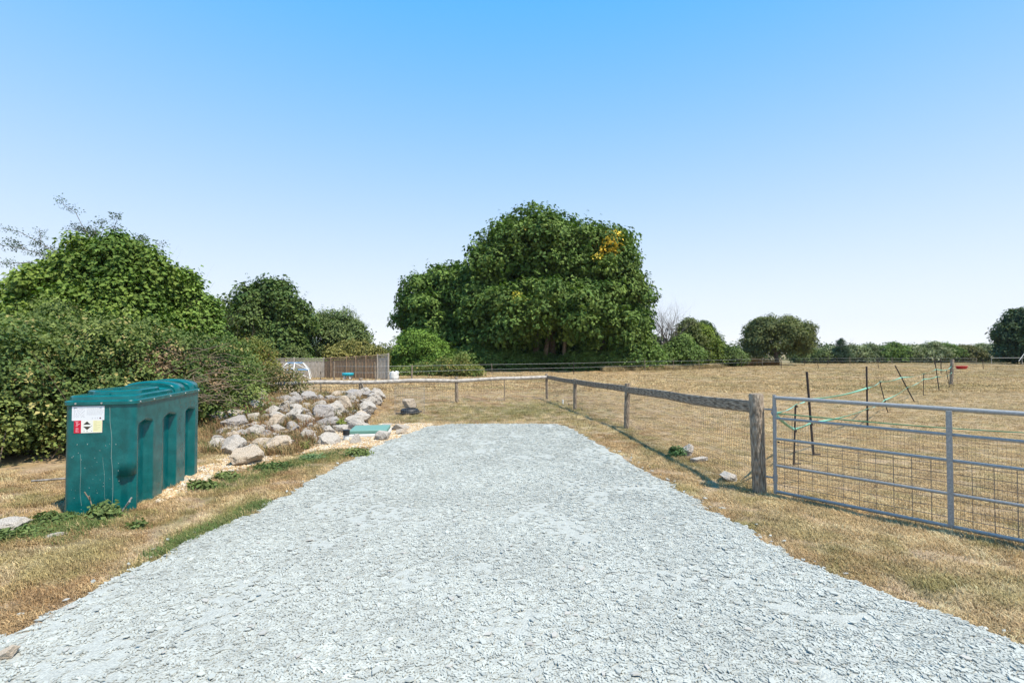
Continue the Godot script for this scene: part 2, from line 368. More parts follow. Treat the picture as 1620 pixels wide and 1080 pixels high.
# ------------------------------------------------------------------ drive of slate chippings
func chip_shape(st: SurfaceTool, r: RandomNumberGenerator, t: Transform3D, size: float):
	st.set_smooth_group(-1)
	var n := r.randi_range(4, 5); var th := size * r.randf_range(0.12, 0.24)
	var top := []; var bot := []
	var el := r.randf_range(0.38, 0.8)
	for k in n:
		var a := -TAU * (k + r.randf_range(-0.3, 0.3)) / n
		var q := Vector3(cos(a), 0, sin(a) * el) * size * r.randf_range(0.8, 1.25)
		top.append(t * (q * 0.95 + Vector3(0, th * r.randf_range(0.8, 1.2), 0))); bot.append(t * (q - Vector3(0, th, 0)))
	for k in range(1, n - 1): tri(st, top[0], top[k + 1], top[k])
	for k in n:
		var m := (k + 1) % n
		quad(st, bot[k], top[k], top[m], bot[m])
func make_driveway():
	# bed of crushed fines
	var st := begin(); st.set_smooth_group(1)
	var dense := PackedVector2Array()
	for i in drive_poly.size():
		var a := drive_poly[i]; var b := drive_poly[(i + 1) % drive_poly.size()]
		var n := maxi(1, int(a.distance_to(b) / 0.12))
		for k in n:
			var p := a.lerp(b, float(k) / n)
			p -= wob(p.x, p.y) - p
			dense.append(p)
	var tr := Geometry2D.triangulate_polygon(dense)
	for i in range(0, tr.size(), 3):
		var v := []
		for k in 3:
			var p := dense[tr[i + k]]; v.append(p)
		if (v[1] - v[0]).cross(v[2] - v[0]) > 0: v = [v[0], v[2], v[1]]
		for k in [0, 2, 1]:
			st.set_uv((v[k] as Vector2) / 0.9); st.add_vertex(pt(v[k].x, v[k].y, 0.028))
	st.index(); st.generate_normals(); st.generate_tangents()
	var o := part("driveway", st.commit(), M.fines); o.set_meta("kind", "structure")
	# chippings by the handful
	var r := rnd(101)
	st = begin()
	for k in 7:
		var b := Basis.from_euler(Vector3(r.randf_range(-0.24, 0.24), r.randf() * TAU, r.randf_range(-0.24, 0.24)))
		var a := TAU * k / 7.0
		chip_shape(st, r, Transform3D(b, Vector3(cos(a) * 0.027 * (0.3 + r.randf()), r.randf_range(-0.002, 0.005), sin(a) * 0.027 * (0.3 + r.randf()))), r.randf_range(0.007, 0.018))
	var hand := done(st)
	var xf := []; var cols := PackedColorArray()
	var d := 1.0
	while d < 12.3:
		var step := 0.031 if d < 5 else (0.038 if d < 8 else 0.05)
		var x := -3.8
		while x < 4.4:
			var px := x + r.randf_range(-0.5, 0.5) * step; var pd := d + r.randf_range(-0.5, 0.5) * step
			x += step
			if absf(px) > pd * 1.15 + 0.4 or not on_drive(px, pd): continue
			# patches where the fines have come to the top and only a few chips show
			var fines := nz2.get_noise_2d(px * 0.75 + 3, pd * 0.55) + 0.35 * nz2.get_noise_2d(px * 3, pd * 3)
			if fines > 0.0 and r.randf() < minf(fines * 1.9, 0.8): continue
			var s := r.randf_range(0.6, 1.05) * (1.0 if d < 6 else 1.2)
			var b := Basis.from_euler(Vector3(r.randf_range(-0.12, 0.12), r.randf() * TAU, r.randf_range(-0.12, 0.12))).scaled(Vector3.ONE * s)
			xf.append(Transform3D(b, pt(px, pd, 0.029 + r.randf_range(0, 0.006))))
			var v := r.randf_range(0.84, 1.12) * (1.0 + 0.12 * nz2.get_noise_2d(px * 0.8, pd * 0.8))
			cols.append(Color(0.42 * v, 0.43 * v, 0.39 * v))
		d += step
	print("handfuls of chippings ", xf.size())
	var rest := scatter("small_chippings", hand, M.chip, xf, cols, o); rest.set_meta("kind", "stuff")
	# the larger pieces, one by one
	var kinds := []
	for k in 8:
		st = begin(); chip_shape(st, r, Transform3D.IDENTITY, 0.03); kinds.append(done(st))
	for k in 300:
		var px := 0.0; var pd := 0.0
		for tries in 30:
			pd = 2.3 + 4.2 * pow(r.randf(), 1.6); px = r.randf_range(-3.2, 3.2)
			if absf(px) < pd * 1.05 and on_drive(px, pd): break
		var c := part("slate_chip", kinds[k % 8], M.chip_parts[r.randi() % 4], o, pt(px, pd, 0.042))
		c.basis = Basis.from_euler(Vector3(r.randf_range(-0.2, 0.2), r.randf() * TAU, r.randf_range(-0.2, 0.2))).scaled(Vector3(1, 0.7, 1) * r.randf_range(0.55, 1.05))
	# strays on the verge
	for k in 70:
		var right := r.randf() < 0.7
		var pd := r.randf_range(2.8, 9.0)
		var px := 0.0
		for tries in 60:
			px = r.randf_range(1.6, 4.2) if right else r.randf_range(-3.6, -2.4)
			if not on_drive(px, pd) and (on_drive(px - 0.22, pd) or on_drive(px + 0.22, pd)): break
		var c := part("slate_chip", kinds[k % 8], M.chip_parts[r.randi() % 4], o, pt(px, pd, height(px, pd) + 0.026))
		c.basis = Basis.from_euler(Vector3(r.randf_range(-0.3, 0.3), r.randf() * TAU, r.randf_range(-0.3, 0.3))).scaled(Vector3.ONE * r.randf_range(0.4, 1.0))

# ------------------------------------------------------------------ stones
func rock_mesh(sd: int, flat := 0.7, cuts := 9, sub := 3) -> ArrayMesh:
	var r := rnd(sd)
	var v := []; var f := []
	var t := (1.0 + sqrt(5.0)) / 2.0
	for p in [[-1, t, 0], [1, t, 0], [-1, -t, 0], [1, -t, 0], [0, -1, t], [0, 1, t], [0, -1, -t], [0, 1, -t], [t, 0, -1], [t, 0, 1], [-t, 0, -1], [-t, 0, 1]]: v.append(Vector3(p[0], p[1], p[2]).normalized())
	f = [[0, 11, 5], [0, 5, 1], [0, 1, 7], [0, 7, 10], [0, 10, 11], [1, 5, 9], [5, 11, 4], [11, 10, 2], [10, 7, 6], [7, 1, 8], [3, 9, 4], [3, 4, 2], [3, 2, 6], [3, 6, 8], [3, 8, 9], [4, 9, 5], [2, 4, 11], [6, 2, 10], [8, 6, 7], [9, 8, 1]]
	for s in sub:
		var cache := {}; var nf := []
		for q in f:
			var m := []
			for e in [[q[0], q[1]], [q[1], q[2]], [q[2], q[0]]]:
				var key := Vector2i(mini(e[0], e[1]), maxi(e[0], e[1]))
				if not cache.has(key):
					cache[key] = v.size(); v.append(((v[e[0]] as Vector3) + v[e[1]]).normalized())
				m.append(cache[key])
			nf.append_array([[q[0], m[0], m[2]], [q[1], m[1], m[0]], [q[2], m[2], m[1]], [m[0], m[1], m[2]]])
		f = nf
	var planes := []
	for k in cuts:
		planes.append([Vector3(r.randfn(), r.randfn() * 0.8, r.randfn()).normalized(), r.randf_range(0.42, 0.8)])
	for i in v.size():
		var p: Vector3 = v[i]
		p *= 1.0 + 0.16 * nz.get_noise_3d(p.x * 1.3 + sd * 7, p.y * 1.3, p.z * 1.3)
		for pl in planes:
			var over: float = p.dot(pl[0]) - pl[1]
			if over > 0: p -= (pl[0] as Vector3) * over * 0.985
		p *= 1.0 + 0.11 * nz2.get_noise_3d(p.x * 3.0 + sd, p.y * 3.0, p.z * 3.0) + 0.05 * nz2.get_noise_3d(p.x * 9.0 + sd, p.y * 9.0, p.z * 9.0)
		v[i] = Vector3(p.x, p.y * flat, p.z)
	var st := begin(); st.set_smooth_group(-1)
	for q in f: tri(st, v[q[0]], v[q[2]], v[q[1]])
	return done(st)
var rocks := []
func set_rock(o: Node3D, r: RandomNumberGenerator, s: Vector3):
	o.basis = Basis.from_euler(Vector3(r.randf_range(-0.25, 0.25), r.randf() * TAU, r.randf_range(-0.25, 0.25))) * Basis.from_scale(s)
func make_rockery():
	for k in 12: rocks.append(rock_mesh(200 + k, 0.8, 12 + k % 4, 3))
	var r := rnd(301)
	var root := thing("rockery", "bank of tumbled grey limestone rocks with dry weeds behind green tank", "rockery", pt(-5.5, 12))
	var spots := []
	# the edging rows first: along the front, up the right-hand end, round the drain cover
	var rows := [[[-4.9, 8.5], [-4.15, 8.75], [-3.75, 9.35], [-3.3, 9.75]], [[-3.45, 10.9], [-3.75, 11.8], [-3.9, 12.8], [-4.05, 13.8], [-4.2, 14.8], [-4.6, 15.6]], [[-3.2, 9.55], [-2.75, 9.6], [-2.5, 10.3], [-2.35, 11.0], [-2.65, 11.55], [-3.2, 11.5], [-3.5, 11.3]]]
	for l in rows:
		for i in l.size() - 1:
			var a := Vector2(l[i][0], l[i][1]); var b := Vector2(l[i + 1][0], l[i + 1][1])
			var n := maxi(1, int(a.distance_to(b) / 0.42))
			for k in n:
				var p := a.lerp(b, (k + 0.5) / n) + Vector2(r.randf_range(-0.08, 0.08), r.randf_range(-0.08, 0.08))
				spots.append([p, r.randf_range(0.15, 0.25) * (1.35 if l == rows[1] else 0.9)])
	var tries := 0
	while spots.size() < 298 and tries < 26000:
		tries += 1
		var d := r.randf_range(8.3, 16.0); var x := r.randf_range(-9.0, -3.6)
		if x > -3.55 - (d - 9) * 0.09 or x < -4.95 - (d - 8.3) * 0.6 or x < -8.6: continue
		if x > -4.1 and d < 9.6: continue
		var s := r.randf_range(0.08, 0.17) if r.randf() < 0.62 else r.randf_range(0.19, 0.32)
		var ok := true
		for q in spots:
			if (q[0] as Vector2).distance_to(Vector2(x, d)) < (s + q[1]) * (0.58 if nz.get_noise_2d(x * 0.8, d * 0.8) > -0.3 else 0.85): ok = false; break
		if ok: spots.append([Vector2(x, d), s])
	for q in spots:
		var p: Vector2 = q[0]; var s: float = q[1]
		var pick := r.randf()
		var o := part("stone", rocks[r.randi() % 12], M.stone[0 if pick < 0.5 else (1 if pick < 0.82 else 2)], root)
		set_rock(o, r, Vector3(s * r.randf_range(0.85, 1.3), s * r.randf_range(0.7, 1.15), s * r.randf_range(0.8, 1.1)))
		o.position = pt(p.x, p.y, height(p.x, p.y) + s * 0.36) - root.position
	# dry weeds growing between the stones
	var xf := []; var cols := PackedColorArray()
	var tuft := blade_mesh(34, 0.13, 0.12, 0.31, 0.0045, 71)
	for k in 7500:
		var d := r.randf_range(8.3, 16.4); var x := r.randf_range(-9.2, -3.6)
		if x > -3.7 - (d - 9) * 0.09 or x < -5.2 - (d - 8.3) * 0.65: continue
		if nz2.get_noise_2d(x * 1.1, d * 1.1) + r.randf_range(-0.3, 0.3) < -0.1: continue
		var s := r.randf_range(0.4, 1.15)
		xf.append(Transform3D(Basis(Vector3.UP, r.randf() * TAU).scaled(Vector3(s, s * r.randf_range(0.6, 1.1), s)), pt(x, d, height(x, d)) - root.position))
		var u := r.randf()
		cols.append((Color(0.36, 0.25, 0.115) if u < 0.55 else (Color(0.23, 0.115, 0.05) if u < 0.8 else Color(0.12, 0.14, 0.04))) * r.randf_range(0.75, 1.2))
	var w := scatter("dry_weeds", tuft, M.grass, xf, cols, root); w.set_meta("kind", "stuff")
	# rounded yellow pea shingle round the drain cover and along the tank
	var st := begin()
	for k in 8:
		var b := SphereMesh.new(); b.radius = 0.5; b.height = 1.0; b.radial_segments = 6; b.rings = 3
		var s := r.randf_range(0.008, 0.015)
		st.append_from(b, 0, Transform3D(Basis.from_euler(Vector3(r.randf(), r.randf() * 6, r.randf())) * Basis.from_scale(Vector3(s * 2.2, s * 1.3, s * 1.7)), Vector3(r.randf_range(-0.045, 0.045), r.randf_range(0, 0.012), r.randf_range(-0.045, 0.045))))
	var ph := st.commit()
	xf = []; cols = PackedColorArray()
	for k in 17000:
		var x := r.randf_range(-4.9, -1.6); var d := r.randf_range(5.4, 12.4)
		if not on_pea(x, d) or on_drive(x, d): continue
		xf.append(Transform3D(Basis(Vector3.UP, r.randf() * TAU).scaled(Vector3.ONE * r.randf_range(0.8, 1.4)), pt(x, d, height(x, d) + 0.006)))
		var v := r.randf_range(0.7, 1.2)
		cols.append([Color(0.55, 0.4, 0.22), Color(0.62, 0.5, 0.33), Color(0.46, 0.29, 0.14), Color(0.6, 0.55, 0.46)][r.randi() % 4] * v)
	var o := scatter("pea_shingle", ph, M.pea, xf, cols, self)
	tag(o, "golden pea shingle spread round the green drain cover and beside the tank", "shingle", "", "stuff")

# ------------------------------------------------------------------ post and rail fences
func log_mesh(length: float, r: float, sd: int, flat := 0.55) -> ArrayMesh:
	# a half-round rail along +x: round towards +z, sawn flat towards -z
	var st := begin(); st.set_smooth_group(1)
	var n := 14; var sides := 12
	var rings := []
	for i in n + 1:
		var u := float(i) / n
		var ring := []
		for k in sides:
			var a := TAU * k / sides
			var rr := r * (1.0 + 0.07 * nz.get_noise_2d(u * 6 + sd * 13, k * 0.7) + 0.05 * nz.get_noise_1d(u * 3 + sd * 5))
			var y := cos(a) * rr; var z := sin(a) * rr * 0.85
			if z < -r * (flat - 0.35): z = -r * (flat - 0.35)
			ring.append(Vector3(u * length, y + nz.get_noise_1d(u * 1.6 + sd * 3) * 0.025, z + nz.get_noise_1d(u * 1.4 + sd * 9) * 0.02))
		rings.append(ring)
	for i in n:
		for k in sides:
			var m := (k + 1) % sides
			quad(st, rings[i][k], rings[i + 1][k], rings[i + 1][m], rings[i][m])
	st.set_smooth_group(-1)
	for k in range(1, sides - 1):
		tri(st, rings[0][0], rings[0][k], rings[0][k + 1]); tri(st, rings[n][0], rings[n][k + 1], rings[n][k])
	return done(st)
func post_mesh(h: float, r: float, sd: int, bury := 0.08) -> ArrayMesh:
	var st := begin(); st.set_smooth_group(1)
	var sides := 14
	var ys := [-bury, h * 0.2, h * 0.45, h * 0.7, h - 0.02, h]
	var rings := []
	for i in ys.size():
		var ring := []
		for k in sides:
			var a := TAU * k / sides
			var rr := r * (1.0 + 0.07 * nz.get_noise_3d(cos(a) * 1.4 + sd * 4, sin(a) * 1.4, ys[i] * 0.9)) * (0.9 if i == ys.size() - 1 else 1.0)
			ring.append(Vector3(cos(a) * rr, ys[i], sin(a) * rr))
		rings.append(ring)
	for i in ys.size() - 1:
		for k in sides:
			var m := (k + 1) % sides
			quad(st, rings[i][k], rings[i][m], rings[i + 1][m], rings[i + 1][k])
	st.set_smooth_group(-1)
	for k in range(1, sides - 1): tri(st, rings[-1][0], rings[-1][k], rings[-1][k + 1])
	return done(st)
func netting(a: Vector3, b: Vector3, h0: float, sv: float, sh: float, wr: float, wav: float, sd: int) -> ArrayMesh:
	var st := begin()
	var l := a.distance_to(b); var u := (b - a) / l
	var side := u.cross(Vector3.UP).normalized()
	var n := int(l / sv)
	var rows := int(h0 / sh)
	var at := func(i: float, j: float) -> Vector3:
		var p: Vector3 = a + u * minf(i * sv, l) + Vector3.UP * (j * sh + 0.02)
		return p + u * nz.get_noise_2d(i * 0.31 + sd * 17, j * 0.5) * wav + side * nz.get_noise_2d(i * 0.12 + sd * 7, j * 0.23 + 40) * wav + Vector3.UP * nz.get_noise_2d(i * 0.2 + sd * 3, j * 0.4 + 90) * wav * 0.6
	for i in n + 1:
		var p := []
		for j in range(0, rows + 1, 2): p.append(at.call(i, j))
		tube(st, p, [wr], 3, false)
	for j in rows + 1:
		var p := []
		for i in range(0, n + 1, 3): p.append(at.call(i, j))
		tube(st, p, [wr], 3, false)
	return done(st)
func rail_between(parent: Node3D, a: Vector3, b: Vector3, r: float, m: Material, sd: int, face := 1.0):
	var l := Vector2(b.x - a.x, b.z - a.z).length()
	var o := part("rail", log_mesh(a.distance_to(b), r, sd), m, parent, a - parent.position)
	var x := (b - a).normalized(); var z := x.cross(Vector3.UP).normalized() * face
	o.basis = Basis(x, z.cross(x) , z)
func make_fences():
	# the run from the gate back to the far corner, its sawn faces dark with weather
	var f := thing("post_and_rail_fence", "dark weathered half round rail fence with wire netting running from gate to corner", "fence", pt(3.1, 6.2), 0, "paddock post and rail fences")
	var pl := [[3.1, 6.2, 1.24, 0.083, 1.12], [2.66, 11.5, 1.04, 0.062, 0.97], [1.95, 15.3, 0.96, 0.055, 0.92], [1.33, 18.7, 0.95, 0.05, 0.89]]
	for i in pl.size():
		var q = pl[i]
		var p := pt(q[0], q[1], height(q[0], q[1]))
		var o := part("post" if i else "gate_post", post_mesh(q[2], q[3], i + 3), M.post, f, p - f.position)
		o.rotation.z = [0.03, -0.035, -0.01, 0.02][i]
	for i in pl.size() - 1:
		var q = pl[i]; var w = pl[i + 1]
		var a := pt(q[0], q[1], q[4] - 0.08); var b := pt(w[0], w[1], w[4] - 0.07)
		rail_between(f, a, b, 0.08 - 0.004 * i, M.rail, 5 + i, 1.0)
		part("netting", netting(pt(q[0] + 0.07, q[1], 0), pt(w[0] + 0.07, w[1], 0), q[4] - 0.14, 0.06, 0.075, 0.0016, 0.022, i), M.wire, f, -f.position)
	# the back run, from the corner to the hedge
	var g := thing("post_and_rail_fence", "pale bleached round rail fence running along behind the rock bank", "fence", pt(1.33, 18.7), 0, "paddock post and rail fences")
	var bl := [[1.33, 18.7, 0.93, 0.0], [-1.93, 17.3, 0.88, 0.058], [-4.98, 16.2, 0.9, 0.06], [-7.95, 15.0, 0.9, 0.062], [-10.4, 14.2, 0.92, 0.06]]
	for i in range(1, bl.size()):
		var q = bl[i]
		var y := height(q[0], q[1])
		var o := part("post", post_mesh(q[2] + 0.03 - y, q[3], i + 20), M.post, g, pt(q[0], q[1], y) - g.position)
		o.rotation.z = [0.0, 0.02, -0.03, 0.06, 0.0][i]
	for i in bl.size() - 1:
		var q = bl[i]; var w = bl[i + 1]
		rail_between(g, pt(q[0], q[1] - 0.03, q[2] - 0.1), pt(w[0], w[1] - 0.03, w[2] - 0.1), 0.062, M.rail_pale, 15 + i, -1.0)
		if i < 3: part("netting", netting(pt(q[0], q[1] + 0.06, 0), pt(w[0], w[1] + 0.06, 0), q[2] - 0.15, 0.075, 0.09, 0.0017, 0.02, 30 + i), M.wire, g, -g.position)
	# thin stakes between the posts, one leaning strut
	for q in [[-0.28, 17.95, 0.84, 0.0], [-6.15, 15.9, 1.16, -0.02], [-6.9, 15.6, 0.8, 0.03]]:
		var y := height(q[0], q[1])
		part("stake", tubes([[Vector3(0, -0.05, 0), Vector3(q[3] + 0.01, q[2] * 0.5 - y * 0.5, 0), Vector3(q[3], q[2] - y, 0)]], 0.017, 6), M.post, g, pt(q[0], q[1], y) - g.position)
	part("strut", tubes([[pt(-4.72, 16.0, height(-4.72, 16.0)), pt(-4.92, 16.18, 0.75)]], 0.03, 7), M.post, g, -g.position)
	# low edging offcuts poking up by the corner
	var e := thing("edging_pegs", "row of short pale timber pegs in the grass by fence corner", "pegs", pt(1.9, 16.6))
	for k in 5:
		var h := [0.09, 0.16, 0.1, 0.13, 0.07][k] as float
		var st := begin(); box(st, Transform3D(Basis(Vector3.UP, k * 0.7), Vector3(0, h * 0.5 - 0.02, 0)), Vector3(0.05, h, 0.035), 0.006)
		part("peg", done(st), M.white if k == 1 else M.post, e, pt(1.62 + k * 0.13, 17.6 - k * 0.62, 0) - e.position)

# ------------------------------------------------------------------ field gate
func make_gate():
	var a := Vector2(3.22, 6.06); var dir := Vector2(0.655, -0.756)
	var g := thing("field_gate", "galvanised steel five bar field gate with mesh infill hung from timber post", "gate", pt(a.x, a.y), atan2(dir.y, dir.x))
	# local +x runs along the gate
	var L := 3.6
	var hs := [1.2, 0.95, 0.70, 0.375, 0.06]; var rs := [0.023, 0.0155, 0.0155, 0.0155, 0.018]
	for i in 5:
		var st := begin()
		tube(st, [Vector3(0.0, hs[i], 0), Vector3(L, hs[i], 0)], [rs[i]], 14)
		part("bar", done(st), M.zinc, g)
	for x in [0.0, 1.62, L]:
		var st := begin()
		var w := 0.05 if x != 1.62 else 0.055
		if x == 1.62: box(st, Transform3D(Basis.IDENTITY, Vector3(x, 0.63, 0.029)), Vector3(w * 0.85, 1.11, 0.012), 0.002)
		else: tube(st, [Vector3(x, 0.035, 0), Vector3(x, 1.235, 0)], [0.021], 14)
		part("stile", done(st), M.zinc, g)
	# heavy welded mesh below the third bar
	var wires := []
	var x := 0.1
	while x < L - 0.05:
		wires.append([Vector3(x, 0.06, -0.024), Vector3(x, 0.70, -0.024)]); x += 0.152
	for k in 7: wires.append([Vector3(0.02, 0.14 + k * 0.085, -0.030), Vector3(L - 0.02, 0.14 + k * 0.085, -0.030)])
	wires.append([Vector3(0.19, 0.70, -0.024), Vector3(0.19, 0.95, -0.024)])
	part("weldmesh", tubes(wires, 0.0026, 5), M.wire, g)
	# light small-mesh netting tied on behind
	wires = []
	x = 0.03
	while x < L: wires.append([Vector3(x, 0.05, -0.04), Vector3(x + 0.006 * sin(x * 9), 0.5, -0.04), Vector3(x, 0.94, -0.04)]); x += 0.03
	for k in 30: wires.append([Vector3(0, 0.05 + k * 0.03, -0.0415), Vector3(L, 0.05 + k * 0.03, -0.0415)])
	part("netting", tubes(wires, 0.0009, 3), M.wire, g)
	# hinges on the post side
	for y in [0.22, 1.05]:
		var st := begin()
		tube(st, [Vector3(-0.12, y, 0), Vector3(0.01, y, 0)], [0.011], 8)
		tube(st, [Vector3(0, y - 0.04, 0.0), Vector3(0, y + 0.04, 0.0)], [0.0265], 12)
		part("hinge", done(st), M.zinc, g)
	var st2 := begin()
	for k in 5:
		var t := TAU * k / 5.0
		tube(st2, [Vector3(0.05, 0.66, 0.02), Vector3(0.05 + 0.012 * cos(t), 0.675, 0.02 + 0.012 * sin(t))], [0.006], 5)
	part("cable_tie", done(st2), M.dark_plastic, g)
	var ins := SphereMesh.new(); ins.radius = 0.035; ins.height = 0.08; ins.radial_segments = 14; ins.rings = 8
	var o := part("tape_insulator", ins, M.blue, self, pt(3.24, 6.1, 1.0) + Vector3(0.03, 0, -0.06))
	tag(o, "small blue plastic fence insulator fixed beside the gate post", "insulator")

# ------------------------------------------------------------------ oil tank
const TW := 0.66
const TL := 1.85
func tank_ring(y: float, grow := 0.0, rad := 0.075, recess := true) -> Array:
	# footprint, front at z = 0 and back at z = -TL, walked anticlockwise seen from above
	var pts := []
	var hw := TW * 0.5 + grow; var z0 := grow; var z1 := -TL - grow
	var n := 84
	var ch := [[0.11, 0.43], [0.71, 1.07], [1.35, 1.67]]
	var inset := func(s: float) -> float:
		if not recess: return 0.0
		var e := 0.0
		for c in ch:
			var m := 1.0 - sstep(0.95, 1.0, y + 0.04 * absf(s - (c[0] + c[1]) * 0.5) / 0.16)
			e = maxf(e, 0.075 * sstep(c[0], c[0] + 0.018, s) * (1.0 - sstep(c[1] - 0.022, c[1], s)) * m)
		return e
	var low := 1.0 - sstep(0.395, 0.41, y) if recess else 0.0
	var foot := 1.0 - sstep(0.05, 0.07, y) if recess else 0.0
	for k in 31:   # front, left to right
		var x := lerpf(-hw + rad, hw - rad, k / 30.0)
		var e := foot * 0.05 * sstep(-0.03, -0.01, x) * (1.0 - sstep(0.12, 0.14, x))
		e += 0.045 * low * sstep(0.17, 0.185, x)
		pts.append(Vector3(x, y, z0 - e))
	for k in range(1, 8):
		var a := PI * 0.5 * (1.0 - k / 8.0)
		var e := 0.045 * low
		pts.append(Vector3(hw - rad + cos(a) * (rad - e), y, z0 - rad + sin(a) * (rad - e)))
	for k in n + 1:
		var s := lerpf(rad, TL - rad, float(k) / n)
		pts.append(Vector3(hw - inset.call(s - grow), y, z0 - s * (TL + 2 * grow) / TL))
	for k in range(1, 8):
		var a := -PI * 0.5 * k / 8.0
		pts.append(Vector3(hw - rad + cos(a) * rad, y, z1 + rad + sin(a) * rad))
	for k in 13: pts.append(Vector3(lerpf(hw - rad, -hw + rad, k / 12.0), y, z1))
	for k in range(1, 8):
		var a := -PI * 0.5 - PI * 0.5 * k / 8.0
		pts.append(Vector3(-hw + rad + cos(a) * rad, y, z1 + rad + sin(a) * rad))
	for k in n + 1:
		var s := lerpf(TL - rad, rad, float(k) / n)
		var e2 := 0.03 * (1.0 - sstep(0.30, 0.32, y)) if recess else 0.0
		pts.append(Vector3(-hw + maxf(inset.call(s), e2), y, z0 - s * (TL + 2 * grow) / TL))
	for k in range(1, 8):
		var a := PI - PI * 0.5 * k / 8.0
		pts.append(Vector3(-hw + rad + cos(a) * rad, y, z0 - rad + sin(a) * rad))
	return pts
func loft(rings: Array, cap_top := true, crisp := false) -> ArrayMesh:
	var st := begin(); st.set_smooth_group(1)
	for i in rings.size() - 1:
		if crisp: st.set_smooth_group(10 + i)
		var n: int = rings[i].size()
		for k in n:
			var m := (k + 1) % n
			quad(st, rings[i][k], rings[i + 1][k], rings[i + 1][m], rings[i][m])
	if cap_top:
		st.set_smooth_group(2)
		var l: Array = rings[-1]
		var c := Vector3.ZERO
		for p in l: c += p
		c /= l.size()
		for k in l.size(): tri(st, c, l[(k + 1) % l.size()], l[k])
	return done(st)
func make_tank():
	var t := thing("oil_tank", "dark green moulded plastic heating oil tank with ribbed sides and white stickers", "oil tank", pt(-4.48, 5.36), deg_to_rad(13))
	var ys := [0.0, 0.03, 0.05, 0.058, 0.066, 0.07, 0.2, 0.295, 0.31, 0.325, 0.39, 0.397, 0.403, 0.412, 0.55, 0.7, 0.85, 0.9, 0.93, 0.945, 0.96, 0.975, 0.99, 1.0, 1.03, 1.1, 1.19]
	var rings := []
	for y in ys: rings.append(tank_ring(y))
	part("body", loft(rings), M.tank, t)
	var rim := []
	for q in [[1.182, 0.004], [1.184, 0.012], [1.19, 0.016], [1.222, 0.016], [1.232, 0.01], [1.236, -0.005]]: rim.append(tank_ring(q[0], q[1], 0.08, false))
	part("rim", loft(rim, true, true), M.tank, t)
	# stepped front half of the top
	var oct := func(y: float, hw: float, z0: float, z1: float, c: float) -> Array:
		var raw := [Vector3(-hw + c, y, z0), Vector3(hw - c, y, z0), Vector3(hw, y, z0 - c), Vector3(hw, y, z1 + c), Vector3(hw - c, y, z1), Vector3(-hw + c, y, z1), Vector3(-hw, y, z1 + c), Vector3(-hw, y, z0 - c)]
		var o := []
		for i in 8:
			for k in 4: o.append((raw[i] as Vector3).lerp(raw[(i + 1) % 8], k / 4.0))
		return o
	part("step", loft([oct.call(1.23, 0.315, -0.02, -1.04, 0.05), oct.call(1.272, 0.31, -0.025, -1.035, 0.05), oct.call(1.285, 0.30, -0.035, -1.025, 0.05)], true, true), M.tank, t)
	var lid := part("inspection_lid", loft([oct.call(1.283, 0.25, -0.12, -0.92, 0.14), oct.call(1.318, 0.245, -0.125, -0.915, 0.14), oct.call(1.33, 0.232, -0.138, -0.902, 0.135)], true, true), M.tank, t)
	var st := begin()
	box(st, Transform3D(Basis.IDENTITY, Vector3(0.02, 1.336, -0.30)), Vector3(0.07, 0.014, 0.035), 0.004); box(st, Transform3D(Basis.IDENTITY, Vector3(0.0, 1.29, -0.108)), Vector3(0.09, 0.03, 0.035), 0.006)
	part("catch", done(st), M.tank, lid)
	# two arched hoops and the lower barrel between them, over the back half
	var arch := func(z0: float, z1: float, w: float, rise: float, e: float) -> ArrayMesh:
		var rr := []
		for q in [[z0, -e], [z0 - e, 0.0], [z1 + e, 0.0], [z1, -e]]:
			var ring := []
			for k in 25:
				var a := PI * k / 24.0
				ring.append(Vector3(-cos(a) * (w + q[1]), 1.225 + pow(sin(a), 0.62) * (rise + q[1]), q[0]))
			ring.append(Vector3(w, 1.20, q[0])); ring.append(Vector3(-w, 1.20, q[0]))
			rr.append(ring)
		var s2 := begin(); s2.set_smooth_group(1)
		for i in 3:
			for k in 27:
				var m := (k + 1) % 27
				quad(s2, rr[i][k], rr[i][m], rr[i + 1][m], rr[i + 1][k])
		s2.set_smooth_group(-1)
		for k in range(1, 26):
			tri(s2, rr[0][0], rr[0][k + 1], rr[0][k]); tri(s2, rr[3][0], rr[3][k], rr[3][k + 1])
		return done(s2)
	part("barrel", arch.call(-1.0, -1.80, 0.285, 0.08, 0.012), M.tank, t)
	part("hoop", arch.call(-1.10, -1.37, 0.32, 0.155, 0.02), M.tank, t)
	part("hoop", arch.call(-1.56, -1.825, 0.32, 0.155, 0.02), M.tank, t)
	# rim bolts
	var bm := CylinderMesh.new(); bm.top_radius = 0.009; bm.bottom_radius = 0.011; bm.height = 0.012; bm.radial_segments = 8; bm.rings = 1
	for q in [[-0.21, 0.016, 0], [0.03, 0.016, 0], [0.346, -0.1, 1], [0.346, -0.42, 1], [0.346, -0.85, 1], [0.346, -1.3, 1], [0.346, -1.75, 1]]:
		var b := part("bolt", bm, M.bolt, t, Vector3(q[0], 1.205, q[1]))
		b.rotation = Vector3(PI / 2, 0, 0) if q[2] == 0 else Vector3(0, 0, -PI / 2)
	# stickers
	var s1 := sticker_one(); var s2m := sticker_two()
	st = begin(); box(st, Transform3D.IDENTITY, Vector3(0.30, 0.152, 0.001)); part("data_sticker", sheet(0.30, 0.152), s1, t, Vector3(-0.10, 1.098, 0.0025)).set_meta("label", "white printed data sticker")
	part("hazard_sticker", sheet(0.262, 0.135), s2m, t, Vector3(-0.098, 0.955, 0.003)).set_meta("label", "white and red hazard warning sticker")
	# pale runs of old paint and scuffs on the front
	var r := rnd(77)
	var runs := [[0.105, 1.16, 0.1, 0.0016], [-0.17, 0.66, 0.08, 0.001], [0.05, 0.62, 0.12, 0.0007]]
